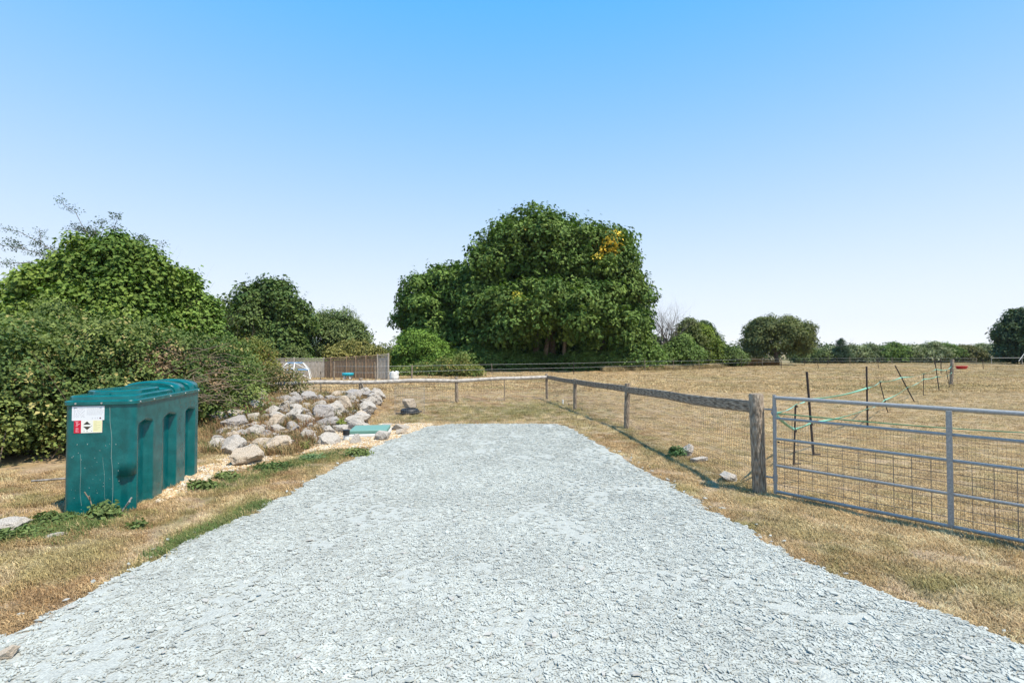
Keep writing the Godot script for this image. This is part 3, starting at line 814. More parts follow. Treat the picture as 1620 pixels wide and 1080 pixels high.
	for q in runs:
		var p := []
		var y: float = q[1]
		while y > q[2]:
			p.append(Vector3(q[0] + 0.012 * nz.get_noise_1d(y * 3.0 + q[0] * 50) + (q[1] - y) * 0.035, y, 0.0004)); y -= 0.05
		st = begin(); tube(st, p, [q[3]], 5); part("drip_mark", done(st), M.tank_scuff, t)
	st = begin()
	for k in 60:
		var p := Vector3(r.randf_range(-0.25, 0.2), 0.02 + 0.75 * pow(r.randf(), 2.0), 0.0006)
		var sz := r.randf_range(0.0012, 0.0045)
		var sp := SphereMesh.new(); sp.radius = sz; sp.height = sz * 2; sp.radial_segments = 6; sp.rings = 3
		st.append_from(sp, 0, Transform3D(Basis.from_scale(Vector3(1, r.randf_range(0.7, 2.0), 0.3)), p))
	var sk := part("mud_specks", st.commit(), M.tank_scuff, t); sk.set_meta("kind", "stuff")
func sheet(w: float, h: float) -> ArrayMesh:
	var st := begin(); st.set_smooth_group(-1)
	var c := [Vector3(-w / 2, h / 2, 0), Vector3(w / 2, h / 2, 0), Vector3(w / 2, -h / 2, 0), Vector3(-w / 2, -h / 2, 0)]
	var u := [Vector2(0, 0), Vector2(1, 0), Vector2(1, 1), Vector2(0, 1)]
	for i in [0, 1, 2, 0, 2, 3]: st.set_uv(u[i]); st.add_vertex(c[i])
	# a thickness of half a millimetre
	for i in 4:
		var a: Vector3 = c[i]; var b: Vector3 = c[(i + 1) % 4]; var z := Vector3(0, 0, -0.002)
		for v in [a, a + z, b + z, a, b + z, b]: st.set_uv(Vector2(0.01, 0.01)); st.add_vertex(v)
	st.index(); st.generate_normals(); return st.commit()
func img_mat(im: Image) -> StandardMaterial3D:
	im.generate_mipmaps()
	var m := plain(Color.WHITE, 0.45); m.albedo_texture = ImageTexture.create_from_image(im); return m
func sticker_one() -> StandardMaterial3D:
	var im := Image.create(304, 152, false, Image.FORMAT_RGB8); im.fill(Color(0.89, 0.9, 0.92))
	var r := rnd(5)
	var ink := Color(0.68, 0.69, 0.72)
	im.fill_rect(Rect2i(22, 12, 26, 6), Color(0.15, 0.15, 0.17))
	for k in 9:
		var y := 26 + k * 11
		var x := 20
		while x < 110:
			var w := r.randi_range(4, 16); im.fill_rect(Rect2i(x, y, w, 4), ink); x += w + r.randi_range(4, 16)
		x = 138
		while x < 284 and k < 8:
			var w := r.randi_range(5, 20); im.fill_rect(Rect2i(x, y - 12, w, 3), Color(0.62, 0.63, 0.66)); x += w + 4
	im.fill_rect(Rect2i(16, 22, 1, 106), ink); im.fill_rect(Rect2i(114, 22, 1, 106), ink)
	for x in [188, 214, 236]:
		im.fill_rect(Rect2i(x, 124, 10, 3), ink); im.fill_rect(Rect2i(x, 124, 3, 12), ink); im.fill_rect(Rect2i(x, 133, 10, 3), ink)
	for y in range(-8, 9):
		for x in range(-8, 9):
			if x * x + y * y < 66: im.set_pixel(266 + x, 130 + y, Color(0.35, 0.08, 0.16))
	return img_mat(im)
func sticker_two() -> StandardMaterial3D:
	var im := Image.create(264, 136, false, Image.FORMAT_RGB8); im.fill(Color(0.91, 0.91, 0.88))
	var red := Color(0.78, 0.06, 0.2)
	im.fill_rect(Rect2i(0, 0, 66, 136), red)
	var r := rnd(6)
	for k in 10:
		if k == 5: continue
		im.fill_rect(Rect2i(14 + r.randi_range(0, 6), 10 + k * 12, r.randi_range(18, 36), 4), Color(0.95, 0.82, 0.85))
	im.fill_rect(Rect2i(178, 4, 84, 126), Color(0.92, 0.9, 0.72))
	for k in 8: im.fill_rect(Rect2i(186, 14 + k * 13, r.randi_range(24, 64), 3), Color(0.72, 0.7, 0.5))
	for y in 136:
		for x in range(66, 178):
			var e := absf(x - 120) + absf(y - 56)
			if e < 46 and y < 46: im.set_pixel(x, y, Color(0.16, 0.17, 0.14))
			elif e < 46 and y > 66: im.set_pixel(x, y, Color(0.24, 0.2, 0.14))
			elif e < 50 and e >= 46 and x > 120 and y > 56: im.set_pixel(x, y, Color(0.2, 0.2, 0.2))
	for x in [90, 118, 160]: im.fill_rect(Rect2i(x, 116, 10, 5), Color(0.4, 0.4, 0.4))
	return img_mat(im)

# ------------------------------------------------------------------ electric tape fence
func make_tape_fence():
	# [x, d, height, lean of top in x, upper tape height, lower tape height]
	var s := [[4.38, 7.7, 0.94, 0.04, 0.94, 0.56, "short black plastic stake behind the gate, nearest the gate post"], [5.14, 8.43, 1.43, -0.1, 0.96, 0.56, "tall dark metal stake behind the gate, second from the gate post"], [8.2, 11.4, 1.43, 0.0, 0.93, 0.45, "tall upright dark rusty stake standing alone in the paddock"], [10.97, 14.4, 0.92, -0.24, 0.9, 0.37, "short dark stake leaning left just past the tall rusty stake"], [14.3, 17.5, 1.3, -0.7, 0.88, 0.52, "long dark stake leaning far over to the left"], [17.0, 20.4, 0.91, 0.03, 0.9, 0.68, "short upright black stake right after the steeply leaning stake"], [19.7, 22.75, 1.34, -0.17, 1.0, 0.66, "tall thin dark stake leaning slightly beside the thick end post"], [22.0, 24.8, 0.89, -0.15, 0.88, 0.6, "small dark stake just before the thick wooden end post"]]
	for q in s:
		var o := thing("electric_fence_stake", q[6], "stake", pt(q[0], q[1], height(q[0], q[1])), 0, "electric tape fence stakes")
		var tall: bool = q[2] > 1.1
		part("shaft", tubes([[Vector3(0, -0.06, 0), Vector3(q[3], q[2], 0)]], 0.019 if tall else 0.013, 6), M.stake, o)
		var st := begin()
		box(st, Transform3D(Basis.IDENTITY, Vector3(0.05, 0.03, 0)), Vector3(0.13, 0.018, 0.02), 0.004)
		part("tread", done(st), M.stake, o)
		st = begin()
		for h in [q[4], q[5]]: box(st, Transform3D(Basis.IDENTITY, Vector3(q[3] * h / q[2], h - 0.02, 0.02)), Vector3(0.035, 0.04, 0.03), 0.005)
		part("tape_clip", done(st), M.stake, o)
	var e := thing("fence_end_post", "thick round wooden end post where the green tapes meet", "post", pt(24.3, 27.3, height(24.3, 27.3)))
	part("post", post_mesh(1.4, 0.085, 44), M.post, e); e.rotation.z = -0.07
	part("bracket", tubes([[Vector3(-0.11, 0.7, 0.05), Vector3(-0.3, 0.68, 0.12)], [Vector3(-0.11, 1.0, 0.05), Vector3(-0.25, 1.0, 0.12)]], 0.02, 6), M.stake, e)
	for k in 2:
		var pts := [pt(3.28, 6.12, 1.0 if k == 0 else 0.97)]
		for q in s:
			var h: float = q[4 + k]
			pts.append(pt(q[0] + q[3] * h / q[2], q[1], h + height(q[0], q[1])))
		pts.append(pt(24.3, 27.25, 1.02 if k == 0 else 0.66))
		var st := begin(); st.set_smooth_group(1)
		var prev := []
		var u := 0.0
		for i in pts.size() - 1:
			var a: Vector3 = pts[i]; var b: Vector3 = pts[i + 1]
			var n := 14
			for j in n + (1 if i == pts.size() - 2 else 0):
				var f := float(j) / n
				var p := a.lerp(b, f) - Vector3(0, 0.05 * a.distance_to(b) / 5.0 * 4 * f * (1 - f), 0)
				u += a.distance_to(b) / n
				var side := (b - a).normalized().cross(Vector3.UP)
				var tw := 0.6 * sin(u * 0.7 + k * 2) + 0.9 * sin(f * PI)
				var wv := (Vector3.UP * cos(tw) + side * sin(tw)) * 0.019
				var th := side.rotated((b - a).normalized(), tw) * 0.001
				var ring := [p - wv - th, p + wv - th, p + wv + th, p - wv + th]
				if prev:
					for m in 4: quad(st, prev[m], prev[(m + 1) % 4], ring[(m + 1) % 4], ring[m])
				prev = ring
		var o := part("electric_tape", done(st), M.tape)
		tag(o, ["upper pale green electric fence tape strung from gate to end post", "lower pale green electric fence tape strung from gate to end post"][k], "fence tape", "electric tapes")
	var cp := []
	for j in 21:
		var f := j / 20.0
		cp.append(pt(lerpf(3.28, 8.4, f), lerpf(6.15, 7.6, f), lerpf(1.0, 0.5, f) - 0.03 * 4 * f * (1 - f)))
	var o := part("green_cord", tubes([cp], 0.008, 6), M.cord)
	tag(o, "thin dark green cord stretched across the paddock behind the gate", "cord")
	# the post that holds its far end, out past the frame
	var far := thing("electric_fence_stake", "black stake holding the far end of the dark green cord", "stake", pt(8.4, 7.6), 0, "electric tape fence stakes")
	part("shaft", tubes([[Vector3(0, -0.06, 0), Vector3(0, 0.8, 0)]], 0.013, 6), M.stake, far)

# ------------------------------------------------------------------ far wire fence and field things
func make_far_fence():
	var f := thing("wire_fence", "long thin wire fence on slender posts along the paddock's far edge", "fence", pt(5, 42))
	var line := [[-11.0, 30.5], [-8.3, 30], [-6.3, 31], [-1.5, 37.5], [5.2, 41.5], [12, 44.5], [19, 50], [27, 58], [36, 66], [48, 70], [60, 70], [72, 70]]
	var r := rnd(900)
	var wires := [[], []]
	for i in line.size() - 1:
		var a := Vector2(line[i][0], line[i][1]); var b := Vector2(line[i + 1][0], line[i + 1][1])
		var n := maxi(1, int(a.distance_to(b) / 4.2))
		for k in n:
			var p := a.lerp(b, float(k) / n)
			var y := height(p.x, p.y); var h := r.randf_range(0.95, 1.25)
			var lean := r.randf_range(-0.07, 0.07)
			part("post", tubes([[Vector3(0, -0.05, 0), Vector3(lean, h, 0)]], 0.05 if p.x < -3 else r.randf_range(0.022, 0.036), 6), M.post if p.x < 0 or r.randf() < 0.4 else M.stake, f, pt(p.x, p.y, y) - f.position)
			wires[0].append(pt(p.x + lean, p.y, y + 0.92) - f.position); wires[1].append(pt(p.x, p.y, y + 0.55) - f.position)
	for k in 2: part("wire", tubes([wires[k]], 0.009, 4), M.wire_pale, f)
	# dark stakes out in the grass
	for q in [[34.5, 55.5, 0.9, -0.12, "small leaning dark stake far off in front of the round thorn tree"], [40.9, 55.0, 1.0, -0.1, "small dark stake far off, left of the tape fence"], [29.5, 54, 0.8, 0.0, "little dark stake far off just below the thorn tree"], [35.5, 40.8, 1.3, 0.02, "thin dark stake standing beyond the tape fence's last stakes"], [52.2, 54.6, 1.1, -0.05, "dark stake far off at the right edge of the paddock"]]:
		var o := thing("marker_stake", q[4], "stake", pt(q[0], q[1], height(q[0], q[1])), 0, "far paddock stakes")
		part("shaft", tubes([[Vector3(0, -0.05, 0), Vector3(q[3], q[2], 0)]], 0.03, 6), M.stake, o)
	# red feed tub
	var rings := []
	for q in [[0.0, 0.40], [0.03, 0.43], [0.30, 0.52], [0.34, 0.55], [0.36, 0.54], [0.35, 0.50], [0.1, 0.42]]:
		var ring := []
		for k in 24: ring.append(Vector3(cos(-TAU * k / 24) * q[1], q[0], sin(-TAU * k / 24) * q[1]))
		rings.append(ring)
	var tub := thing("feed_tub", "round red plastic feed tub standing on the dry grass", "tub", pt(49.8, 54.6, height(49.8, 54.6)))
	part("bowl", loft(rings), M.red, tub)
	for sx in [-1, 1]: part("handle", tubes([[Vector3(sx * 0.53, 0.33, -0.1), Vector3(sx * 0.6, 0.36, 0), Vector3(sx * 0.53, 0.33, 0.1)]], 0.014, 6), M.red, tub)
	# pale jump poles at the right edge
	var j := thing("pole_rail", "pale horizontal pole on low posts in front of the far hedge", "rail", pt(75, 74, height(75, 74)))
	for x in [-3.0, 1.6, 6.0, 10.0]:
		part("post", tubes([[Vector3(x, 0, 0), Vector3(x, 1.3 if x < 0 else 1.05, 0)]], 0.035, 7), M.rail_pale, j)
	part("pole", tubes([[Vector3(-3, 1.0, 0.1), Vector3(3, 1.02, 0.1), Vector3(11, 1.1, 0.1)]], 0.03, 8), M.wire_pale, j)
	part("brace", tubes([[Vector3(1.0, 0.5, 0.1), Vector3(1.9, 1.75, 0.12)], [Vector3(1.9, 1.75, 0.12), Vector3(2.1, 0.9, 0.12)]], 0.04, 6), M.white, j)

func make_garden_fence():
	# grey section square to us, brown section running forward to the right
	var r := rnd(950)
	var f := thing("garden_fence", "close boarded timber garden fence with trellis top, grey then brown panels", "fence", pt(-13.0, 34))
	var pl := [[-17.4, 34.6, 1.36, true], [-15.3, 34.6, 1.36, true], [-13.2, 34.6, 1.36, true], [-12.55, 34.2, 1.40, false], [-11.2, 33.4, 1.46, false], [-10.45, 33.0, 1.5, false], [-9.65, 32.6, 1.54, false], [-8.75, 32.1, 1.6, true], [-7.95, 31.7, 1.67, true]]
	for i in pl.size():
		var q = pl[i]
		var st := begin(); box(st, Transform3D(Basis.IDENTITY, Vector3(0, (q[2] + 0.06) / 2, 0)), Vector3(0.09, q[2] + 0.06, 0.09), 0.01)
		part("post", done(st), M.board_grey if q[3] else M.board_brown, f, pt(q[0], q[1]) - f.position)
		if i == pl.size() - 1: break
		var w = pl[i + 1]
		var a := pt(q[0], q[1]); var b := pt(w[0], w[1])
		var l := a.distance_to(b); var n := int(l / 0.13)
		var ang := atan2(-(b.z - a.z), b.x - a.x)
		st = begin()
		for k in n:
			var u := (k + 0.5) / n
			var h := lerpf(q[2], w[2], u) - 0.22 + r.randf_range(-0.006, 0.006)
			box(st, Transform3D(Basis(Vector3.UP, r.randf_range(-0.05, 0.05)), Vector3(u * l, h / 2 + 0.03, r.randf_range(-0.006, 0.006) + (0.012 if k % 2 else 0.0))), Vector3(l / n * 1.02, h, 0.02))
		var o := part("panel", done(st), M.board_grey if w[3] and q[3] else M.board_brown, f, a - f.position); o.rotation.y = ang
		st = begin()
		var x := 0.06
		while x < l - 0.04:
			box(st, Transform3D(Basis.IDENTITY, Vector3(x, lerpf(q[2], w[2], x / l) - 0.1, 0)), Vector3(0.025, 0.19, 0.02)); x += 0.12
		for hy in [-0.005, -0.1, -0.205]:
			tube(st, [Vector3(0.04, q[2] + hy, 0.012), Vector3(l - 0.04, w[2] + hy, 0.012)], [0.02], 4)
		o = part("trellis", done(st), M.board_grey if w[3] and q[3] else M.board_brown, f, a - f.position); o.rotation.y = ang
	# domed climbing frame
	var c := thing("climbing_dome", "white and blue tubular domed climbing frame before grey garden fence", "climbing frame", pt(-14.6, 33.2))
	var lv := [[0.0, 1.15], [0.62, 0.98], [1.08, 0.55]]
	for k in 6:
		var a := TAU * k / 6.0 + 0.2; var b := TAU * (k + 1) / 6.0 + 0.2
		var p := []
		for q in lv: p.append(Vector3(cos(a) * q[1], q[0], sin(a) * q[1]))
		part("upright", tubes([p], 0.035, 6), M.white, c)
		part("brace", tubes([[p[0], Vector3(cos(b) * lv[1][1], lv[1][0], sin(b) * lv[1][1])], [p[1], Vector3(cos(b) * lv[2][1], lv[2][0], sin(b) * lv[2][1])]], 0.025, 6), M.white, c)
	for q in [1, 2]:
		var p := []
		for k in 7: p.append(Vector3(cos(TAU * k / 6.0 + 0.2) * lv[q][1], lv[q][0], sin(TAU * k / 6.0 + 0.2) * lv[q][1]))
		part("ring", tubes([p], 0.03, 6), M.blue, c)
	# turquoise play table
	var t := thing("play_table", "low turquoise plastic play table on the lawn by brown fence", "table", pt(-10.75, 32.3))
	var rings := []
	for q in [[0.24, 0.30], [0.26, 0.36], [0.40, 0.38], [0.43, 0.36], [0.42, 0.32], [0.36, 0.3]]:
		var ring := []
		for k in 20: ring.append(Vector3(cos(-TAU * k / 20) * q[1], q[0], sin(-TAU * k / 20) * q[1] * 0.8))
		rings.append(ring)
	part("tray", loft(rings), M.turquoise, t)
	for k in 4: part("leg", tubes([[Vector3([-0.2, 0.2, 0.2, -0.2][k], 0, [-0.18, -0.18, 0.18, 0.18][k]), Vector3([-0.17, 0.17, 0.17, -0.17][k], 0.27, [-0.15, -0.15, 0.15, 0.15][k])]], 0.04, 7), M.white, t)
	# white sack by the fence end
	var sk := thing("builders_sack", "slumped white woven sack beside the end of garden fence", "sack", pt(-7.45, 31.2))
	rings = []
	for q in [[0.0, 0.24], [0.06, 0.29], [0.22, 0.30], [0.38, 0.27], [0.5, 0.29], [0.56, 0.25], [0.52, 0.18]]:
		var ring := []
		for k in 20:
			var a := -TAU * k / 20
			var rr: float = q[1] * (1.0 + 0.22 * nz.get_noise_3d(cos(a) * 1.5, q[0] * 4, sin(a) * 1.5))
			ring.append(Vector3(cos(a) * rr, q[0] + 0.07 * nz.get_noise_2d(a * 2, 3), sin(a) * rr))
		rings.append(ring)
	part("bag", loft(rings), M.white, sk)
	for sx in [-1, 1]: part("loop_handle", tubes([[Vector3(sx * 0.2, 0.5, 0.1), Vector3(sx * 0.25, 0.62, 0.12), Vector3(sx * 0.27, 0.4, 0.16)]], 0.012, 5), M.blue if sx > 0 else M.white, sk)

# ------------------------------------------------------------------ plants
func leaf_cluster(n: int, spread: float, ll: float, lw: float, sd: int, droop := 0.35, thick := 0.5) -> ArrayMesh:
	var r := rnd(sd); var st := begin(); st.set_smooth_group(-1)
	for k in n:
		var a := r.randf() * TAU; var q := sqrt(r.randf()) * spread
		var c := Vector3(cos(a) * q, r.randf_range(-1, 1) * spread * thick, sin(a) * q)
		var out := Vector3(cos(a + r.randf_range(-0.9, 0.9)), r.randf_range(-droop * 1.6, 0.25), sin(a + r.randf_range(-0.9, 0.9))).normalized()
		var up := (Vector3.UP + Vector3(r.randfn(), 0, r.randfn()) * 0.45).normalized()
		var side := out.cross(up).normalized(); up = side.cross(out)
		var s := r.randf_range(0.7, 1.25)
		var l := ll * s; var w := lw * s * 0.5
		var m1 := c + out * l * 0.42 - up * w * 0.1
		var L := c + out * l * 0.38 + side * w + up * w * 0.25; var R := c + out * l * 0.38 - side * w + up * w * 0.25
		var tip := c + out * l - up * l * 0.12
		tri(st, c, m1, L); tri(st, L, m1, tip); tri(st, c, R, m1); tri(st, R, tip, m1)
	return done(st)
func blade_mesh(n: int, spread: float, h0: float, h1: float, w: float, sd: int) -> ArrayMesh:
	var r := rnd(sd); var st := begin(); st.set_smooth_group(-1)
	for k in n:
		var a := r.randf() * TAU; var q := sqrt(r.randf()) * spread
		var c := Vector3(cos(a) * q, -0.005, sin(a) * q)
		var b := r.randf() * TAU
		var lean := Vector3(cos(b), 0, sin(b)) * r.randf_range(0.2, 1.1)
		var h := r.randf_range(h0, h1)
		var side := Vector3(-sin(b + 0.6), 0, cos(b + 0.6)) * w
		var m := c + (Vector3.UP + lean * 0.4).normalized() * h * 0.55
		var t := c + (Vector3.UP * 0.75 + lean).normalized() * h
		tri(st, c - side, m - side * 0.8, c + side); tri(st, c + side, m - side * 0.8, m + side * 0.8); tri(st, m - side * 0.8, t, m + side * 0.8)
	return done(st)
# blobs: [dx, y, dz, rx, ry, rz] about the plant's base. sub > 0 breaks each into smaller clumps of that radius.
func foliage(parent: Node3D, called: String, blobs: Array, count: int, mesh: Mesh, cols: Array, sd: int, sub := 0.0, scale0 := 1.0, ragged := 0.25, tint_spots := [], spikes := 40) -> MultiMeshInstance3D:
	var r := rnd(sd)
	var bs := []
	for b in blobs: bs.append([Vector3(b[0], b[1], b[2]), Vector3(b[3], b[4], b[5])])
	if sub > 0.0:
		var nb := []
		for b in bs:
			var c: Vector3 = b[0]; var rad: Vector3 = b[1]
			var area := rad.x * rad.y + rad.y * rad.z + rad.x * rad.z
			var n := int(clampf(4.2 * area / (sub * sub) * 0.5, 5, 90))
			nb.append([c, rad * 0.68])
			for k in n:
				var dir := Vector3(r.randfn(), r.randfn() * 0.9 + 0.12, r.randfn()).normalized()
				var s := sub * r.randf_range(0.45, 1.35)
				nb.append([c + dir * rad * (0.93 - 0.5 * s / maxf(rad.x, s) + 0.10 * clampf(r.randfn(), -2.0, 1.6)), Vector3(s * 1.15, s * 0.8, s * 1.15)])
		bs = nb
	var weights := []; var total := 0.0
	for b in bs:
		var rad: Vector3 = b[1]; total += rad.x * rad.y + rad.y * rad.z + rad.x * rad.z; weights.append(total)
	var xf := []; var cc := PackedColorArray()
	var tries := 0
	while xf.size() < count and tries < count * 4:
		tries += 1
		var u := r.randf() * total
		var i := weights.bsearch(u); i = mini(i, bs.size() - 1)
		var c: Vector3 = bs[i][0]; var rad: Vector3 = bs[i][1]
		var dir := Vector3(r.randfn(), r.randfn(), r.randfn()).normalized()
		if sub > 0.0 and dir.y < -0.3 and r.randf() < 0.6: continue
		var k := 1.0 - ragged * absf(r.randfn()) * 0.6 + ragged * 0.9 * nz.get_noise_3d(dir.x * 1.9 + sd, dir.y * 1.9 + i * 3.7, dir.z * 1.9)
		if r.randf() < 0.05: k += ragged * 0.5
		var p := c + dir * rad * k
		if p.y < 0.03: continue
		var out := (dir / rad).normalized()
		var up := (out * 0.75 + Vector3.UP * 0.65 + Vector3(r.randfn(), r.randfn(), r.randfn()) * 0.3)
		xf.append(Transform3D(basis_up(up, r.randf() * TAU).scaled(Vector3.ONE * scale0 * r.randf_range(0.75, 1.25)), p))
		var col: Color = cols[0]
		var m := nz2.get_noise_3d(p.x * 0.35 + sd, p.y * 0.35, p.z * 0.35) * 0.9 + 0.5 + r.randf_range(-0.3, 0.3)
		col = (cols[0] as Color).lerp(cols[1], clampf(m, 0, 1))
		if cols.size() > 2 and r.randf() < cols[3]: col = cols[2]
		for s in tint_spots:
			if p.distance_to(s[0]) < s[1] * r.randf_range(0.5, 1.2): col = s[2]
		col = col * r.randf_range(1.25, 2.05)
		cc.append(Color(col.r, col.g, col.b))
	# leading shoots that break the outline
	for n in spikes:
		var b = blobs[r.randi() % blobs.size()]
		var c := Vector3(b[0], b[1], b[2]); var rad := Vector3(b[3], b[4], b[5])
		var dir := Vector3(r.randfn(), absf(r.randfn()) + 0.25, r.randfn()).normalized()
		var p := c + dir * rad * 0.82
		var go := (dir + Vector3.UP * 0.7 + Vector3(r.randfn(), r.randfn(), r.randfn()) * 0.35).normalized()
		var l := minf(rad.x, rad.y) * r.randf_range(0.2, 0.55)
		for k in 6:
			var f := k / 5.0
			if p.y + go.y * l * f < 0.05: continue
			xf.append(Transform3D(basis_up(go + Vector3.UP * 0.5, r.randf() * TAU).scaled(Vector3.ONE * scale0 * (0.65 - 0.35 * f)), p + go * l * f))
			var col := (cols[0] as Color).lerp(cols[1], r.randf_range(0.2, 1.0)) * 1.5
			cc.append(Color(col.r, col.g, col.b))
	var o := scatter(called, mesh, M.leaf, xf, cc, parent); o.set_meta("kind", "stuff"); return o
func branches(r: RandomNumberGenerator, st: SurfaceTool, p: Vector3, dir: Vector3, length: float, rad: float, depth: int, spread := 0.6, kids := 3, sag := 0.0):
	var pts := [p]; var rr := [rad]
	var d := dir.normalized()
	for k in 4:
		d = (d + Vector3(r.randfn(), r.randfn() * 0.6, r.randfn()) * 0.13 - Vector3.UP * sag * 0.15).normalized()
		pts.append((pts[-1] as Vector3) + d * length / 4.0); rr.append(rad * (1.0 - 0.17 * (k + 1)))
	tube(st, pts, rr, 7 if depth > 1 else 4, false)
	if depth <= 0: return
	for k in kids:
		var f := r.randi_range(2, 4) if k else 4
		var nd := (d + Vector3(r.randfn(), r.randf_range(-0.2, 0.7), r.randfn()) * spread).normalized()
		branches(r, st, pts[f], nd, length * r.randf_range(0.55, 0.8), maxf(rr[f] * 0.7, 0.0) , depth - 1, spread, kids, sag)
func plant(called: String, label: String, category: String, x: float, d: float, group := "") -> Node3D:
	return thing(called, label, category, pt(x, d, height(x, d)), 0, group)
func trunk(parent: Node3D, h: float, rad: float, sd: int, m: Material, at := Vector3.ZERO, lean := Vector3.ZERO, depth := 2, called := "trunk", reach := 0.9):
	var r := rnd(sd); var st := begin()
	var pts := [at - Vector3(0, 0.1, 0), at + Vector3(0, h * 0.05, 0), at + Vector3(0, h * 0.3, 0) + lean * 0.2, at + Vector3(0, h * 0.65, 0) + lean * 0.6, at + Vector3(0, h, 0) + lean]
	tube(st, pts, [rad * 1.4, rad * 1.1, rad * 0.95, rad * 0.85, rad * 0.7], 9, false)
	for k in 4: branches(r, st, pts[4 if k < 3 else 3], Vector3(r.randfn(), 1.1 / reach, r.randfn()), h * reach, rad * 0.55, depth, 0.6, 2)
	part(called, done(st), m, parent)

var LC := {}
func make_left_hedge():
	LC.bramble = leaf_cluster(13, 0.13, 0.066, 0.046, 1)
	LC.hazel = leaf_cluster(11, 0.15, 0.095, 0.07, 2)
	LC.small = leaf_cluster(12, 0.16, 0.075, 0.045, 3)
	LC.tree = leaf_cluster(13, 0.42, 0.32, 0.22, 4)
	LC.tree_fine = leaf_cluster(14, 0.38, 0.22, 0.13, 5, 0.5)
	LC.bush = leaf_cluster(13, 0.3, 0.19, 0.12, 6)
	LC.needle = leaf_cluster(16, 0.4, 0.3, 0.07, 7, 0.5)
	# brambles: a long bank from beside us to behind the tank
	var b := plant("bramble_thicket", "tangled bramble thicket banked up behind the green oil tank", "thicket", -8.6, 10)
	var bl := [[-0.9, 1.0, 1.6, 2.0, 1.5, 1.6], [0.1, 0.9, 1.5, 1.3, 1.25, 1.2], [0.6, 1.15, 0.2, 1.5, 1.3, 1.5], [-0.9, 1.25, 0.1, 1.7, 1.35, 1.5], [1.0, 1.0, -1.5, 1.4, 1.35, 1.5], [0.5, 0.9, -3.0, 1.2, 1.2, 1.4], [-2.6, 1.0, 2.2, 1.8, 1.45, 1.3], [-1.0, 1.3, -2.0, 1.8, 1.4, 2.0], [1.5, 0.5, 0.9, 0.7, 0.65, 0.8], [-4.4, 1.1, 2.4, 1.8, 1.5, 1.4]]
	foliage(b, "foliage", bl, 21000, LC.bramble, [Color(0.045, 0.075, 0.02), Color(0.14, 0.165, 0.045), Color(0.24, 0.21, 0.08), 0.07], 401, 0.62, 1.0, 0.28, [[Vector3(1.55, 1.4, 0.2), 0.55, Color(0.17, 0.12, 0.07)], [Vector3(2.1, 1.2, -0.8), 0.4, Color(0.16, 0.11, 0.065)], [Vector3(0.6, 1.1, 1.7), 0.35, Color(0.15, 0.12, 0.07)]], 160)
	var r := rnd(402)
	var st := begin()
	for k in 210:
		var p := Vector3(r.randf_range(-0.6, 2.0), r.randf_range(0.5, 1.75), r.randf_range(-1.5, 1.0))
		p.x = 0.9 + r.randfn() * 0.5 + (0.7 if p.y < 1.3 else 0.0)
		var q := p + Vector3(r.randf_range(0.2, 0.9), r.randf_range(-0.25, 0.4), r.randf_range(-0.6, 0.6))
		tube(st, [p, (p + q) / 2 + Vector3(0, r.randf_range(0.02, 0.16), 0), q], [0.007, 0.006, 0.003], 4, false)
	part("dead_canes", done(st), M.dead_twig, b)
	st = begin()
	for k in 120:
		var x := r.randf_range(-4.5, 1.8); var z := r.randf_range(-4.5, 2.6) if x > -0.5 else r.randf_range(1.2, 3.2)
		var p := Vector3(x, 0, z)
		tube(st, [p, p + Vector3(r.randfn() * 0.25, 0.6, r.randfn() * 0.25), p + Vector3(r.randfn() * 0.5, r.randf_range(0.9, 1.7), r.randfn() * 0.5)], [0.012, 0.009, 0.005], 4, false)
	part("stems", done(st), M.twig, b)
	# hazels
	var h := plant("hazel_bush", "big rounded bright green hazel rising above the brambles", "shrub", -9.95, 12.2, "hazels behind the brambles")
	foliage(h, "foliage", [[-1.9, 2.85, 0, 0.6, 0.75, 0.7], [-1.2, 3.2, 0.2, 0.65, 0.85, 0.7], [-0.45, 3.65, 0, 0.65, 0.85, 0.7], [0.35, 3.7, 0.1, 0.6, 0.8, 0.7], [0.95, 3.4, 0, 0.5, 0.75, 0.6], [0, 2.5, 0.3, 1.2, 1.1, 0.9], [-1.1, 2.1, 0.2, 1.2, 1.0, 0.9], [0.8, 2.2, 0.3, 0.8, 1.0, 0.8]], 9000, LC.hazel, [Color(0.05, 0.092, 0.015), Color(0.125, 0.17, 0.032)], 411, 0.3, 1.0, 0.5, [], 150)
	st = begin(); r = rnd(412)
	for k in 9: branches(r, st, Vector3(r.randfn() * 0.2, 0, r.randfn() * 0.2), Vector3(r.randfn() * 0.4, 1.2, r.randfn() * 0.4), 2.2, 0.035, 2, 0.4, 2)
	part("stems", done(st), M.twig, h)
	h = plant("hazel_bush", "smaller upright hazel between the tall hazel and the dark tree", "shrub", -8.75, 13.2, "hazels behind the brambles")
	foliage(h, "foliage", [[-0.35, 2.85, 0, 0.42, 0.75, 0.5], [0.05, 2.95, 0.1, 0.36, 0.75, 0.45], [0.42, 2.35, 0, 0.42, 0.8, 0.5], [0.62, 1.55, 0.1, 0.5, 0.85, 0.6], [-0.2, 1.8, 0.2, 0.8, 1.1, 0.7], [0.45, 0.8, 0.2, 0.6, 0.8, 0.7]], 5200, LC.hazel, [Color(0.055, 0.10, 0.018), Color(0.12, 0.175, 0.035)], 413, 0.25, 0.95, 0.5, [], 90)
	st = begin(); r = rnd(414)
	for k in 7: branches(r, st, Vector3(r.randfn() * 0.15, 0, r.randfn() * 0.15), Vector3(r.randfn() * 0.3, 1.2, r.randfn() * 0.3), 1.8, 0.03, 2, 0.4, 2)
	part("stems", done(st), M.twig, h)
	# loose shoots reaching out against the sky
	var s := plant("thorn_shrub", "sparse shrub with long loose arching shoots against the sky", "shrub", -11.3, 13.6)
	st = begin(); r = rnd(421)
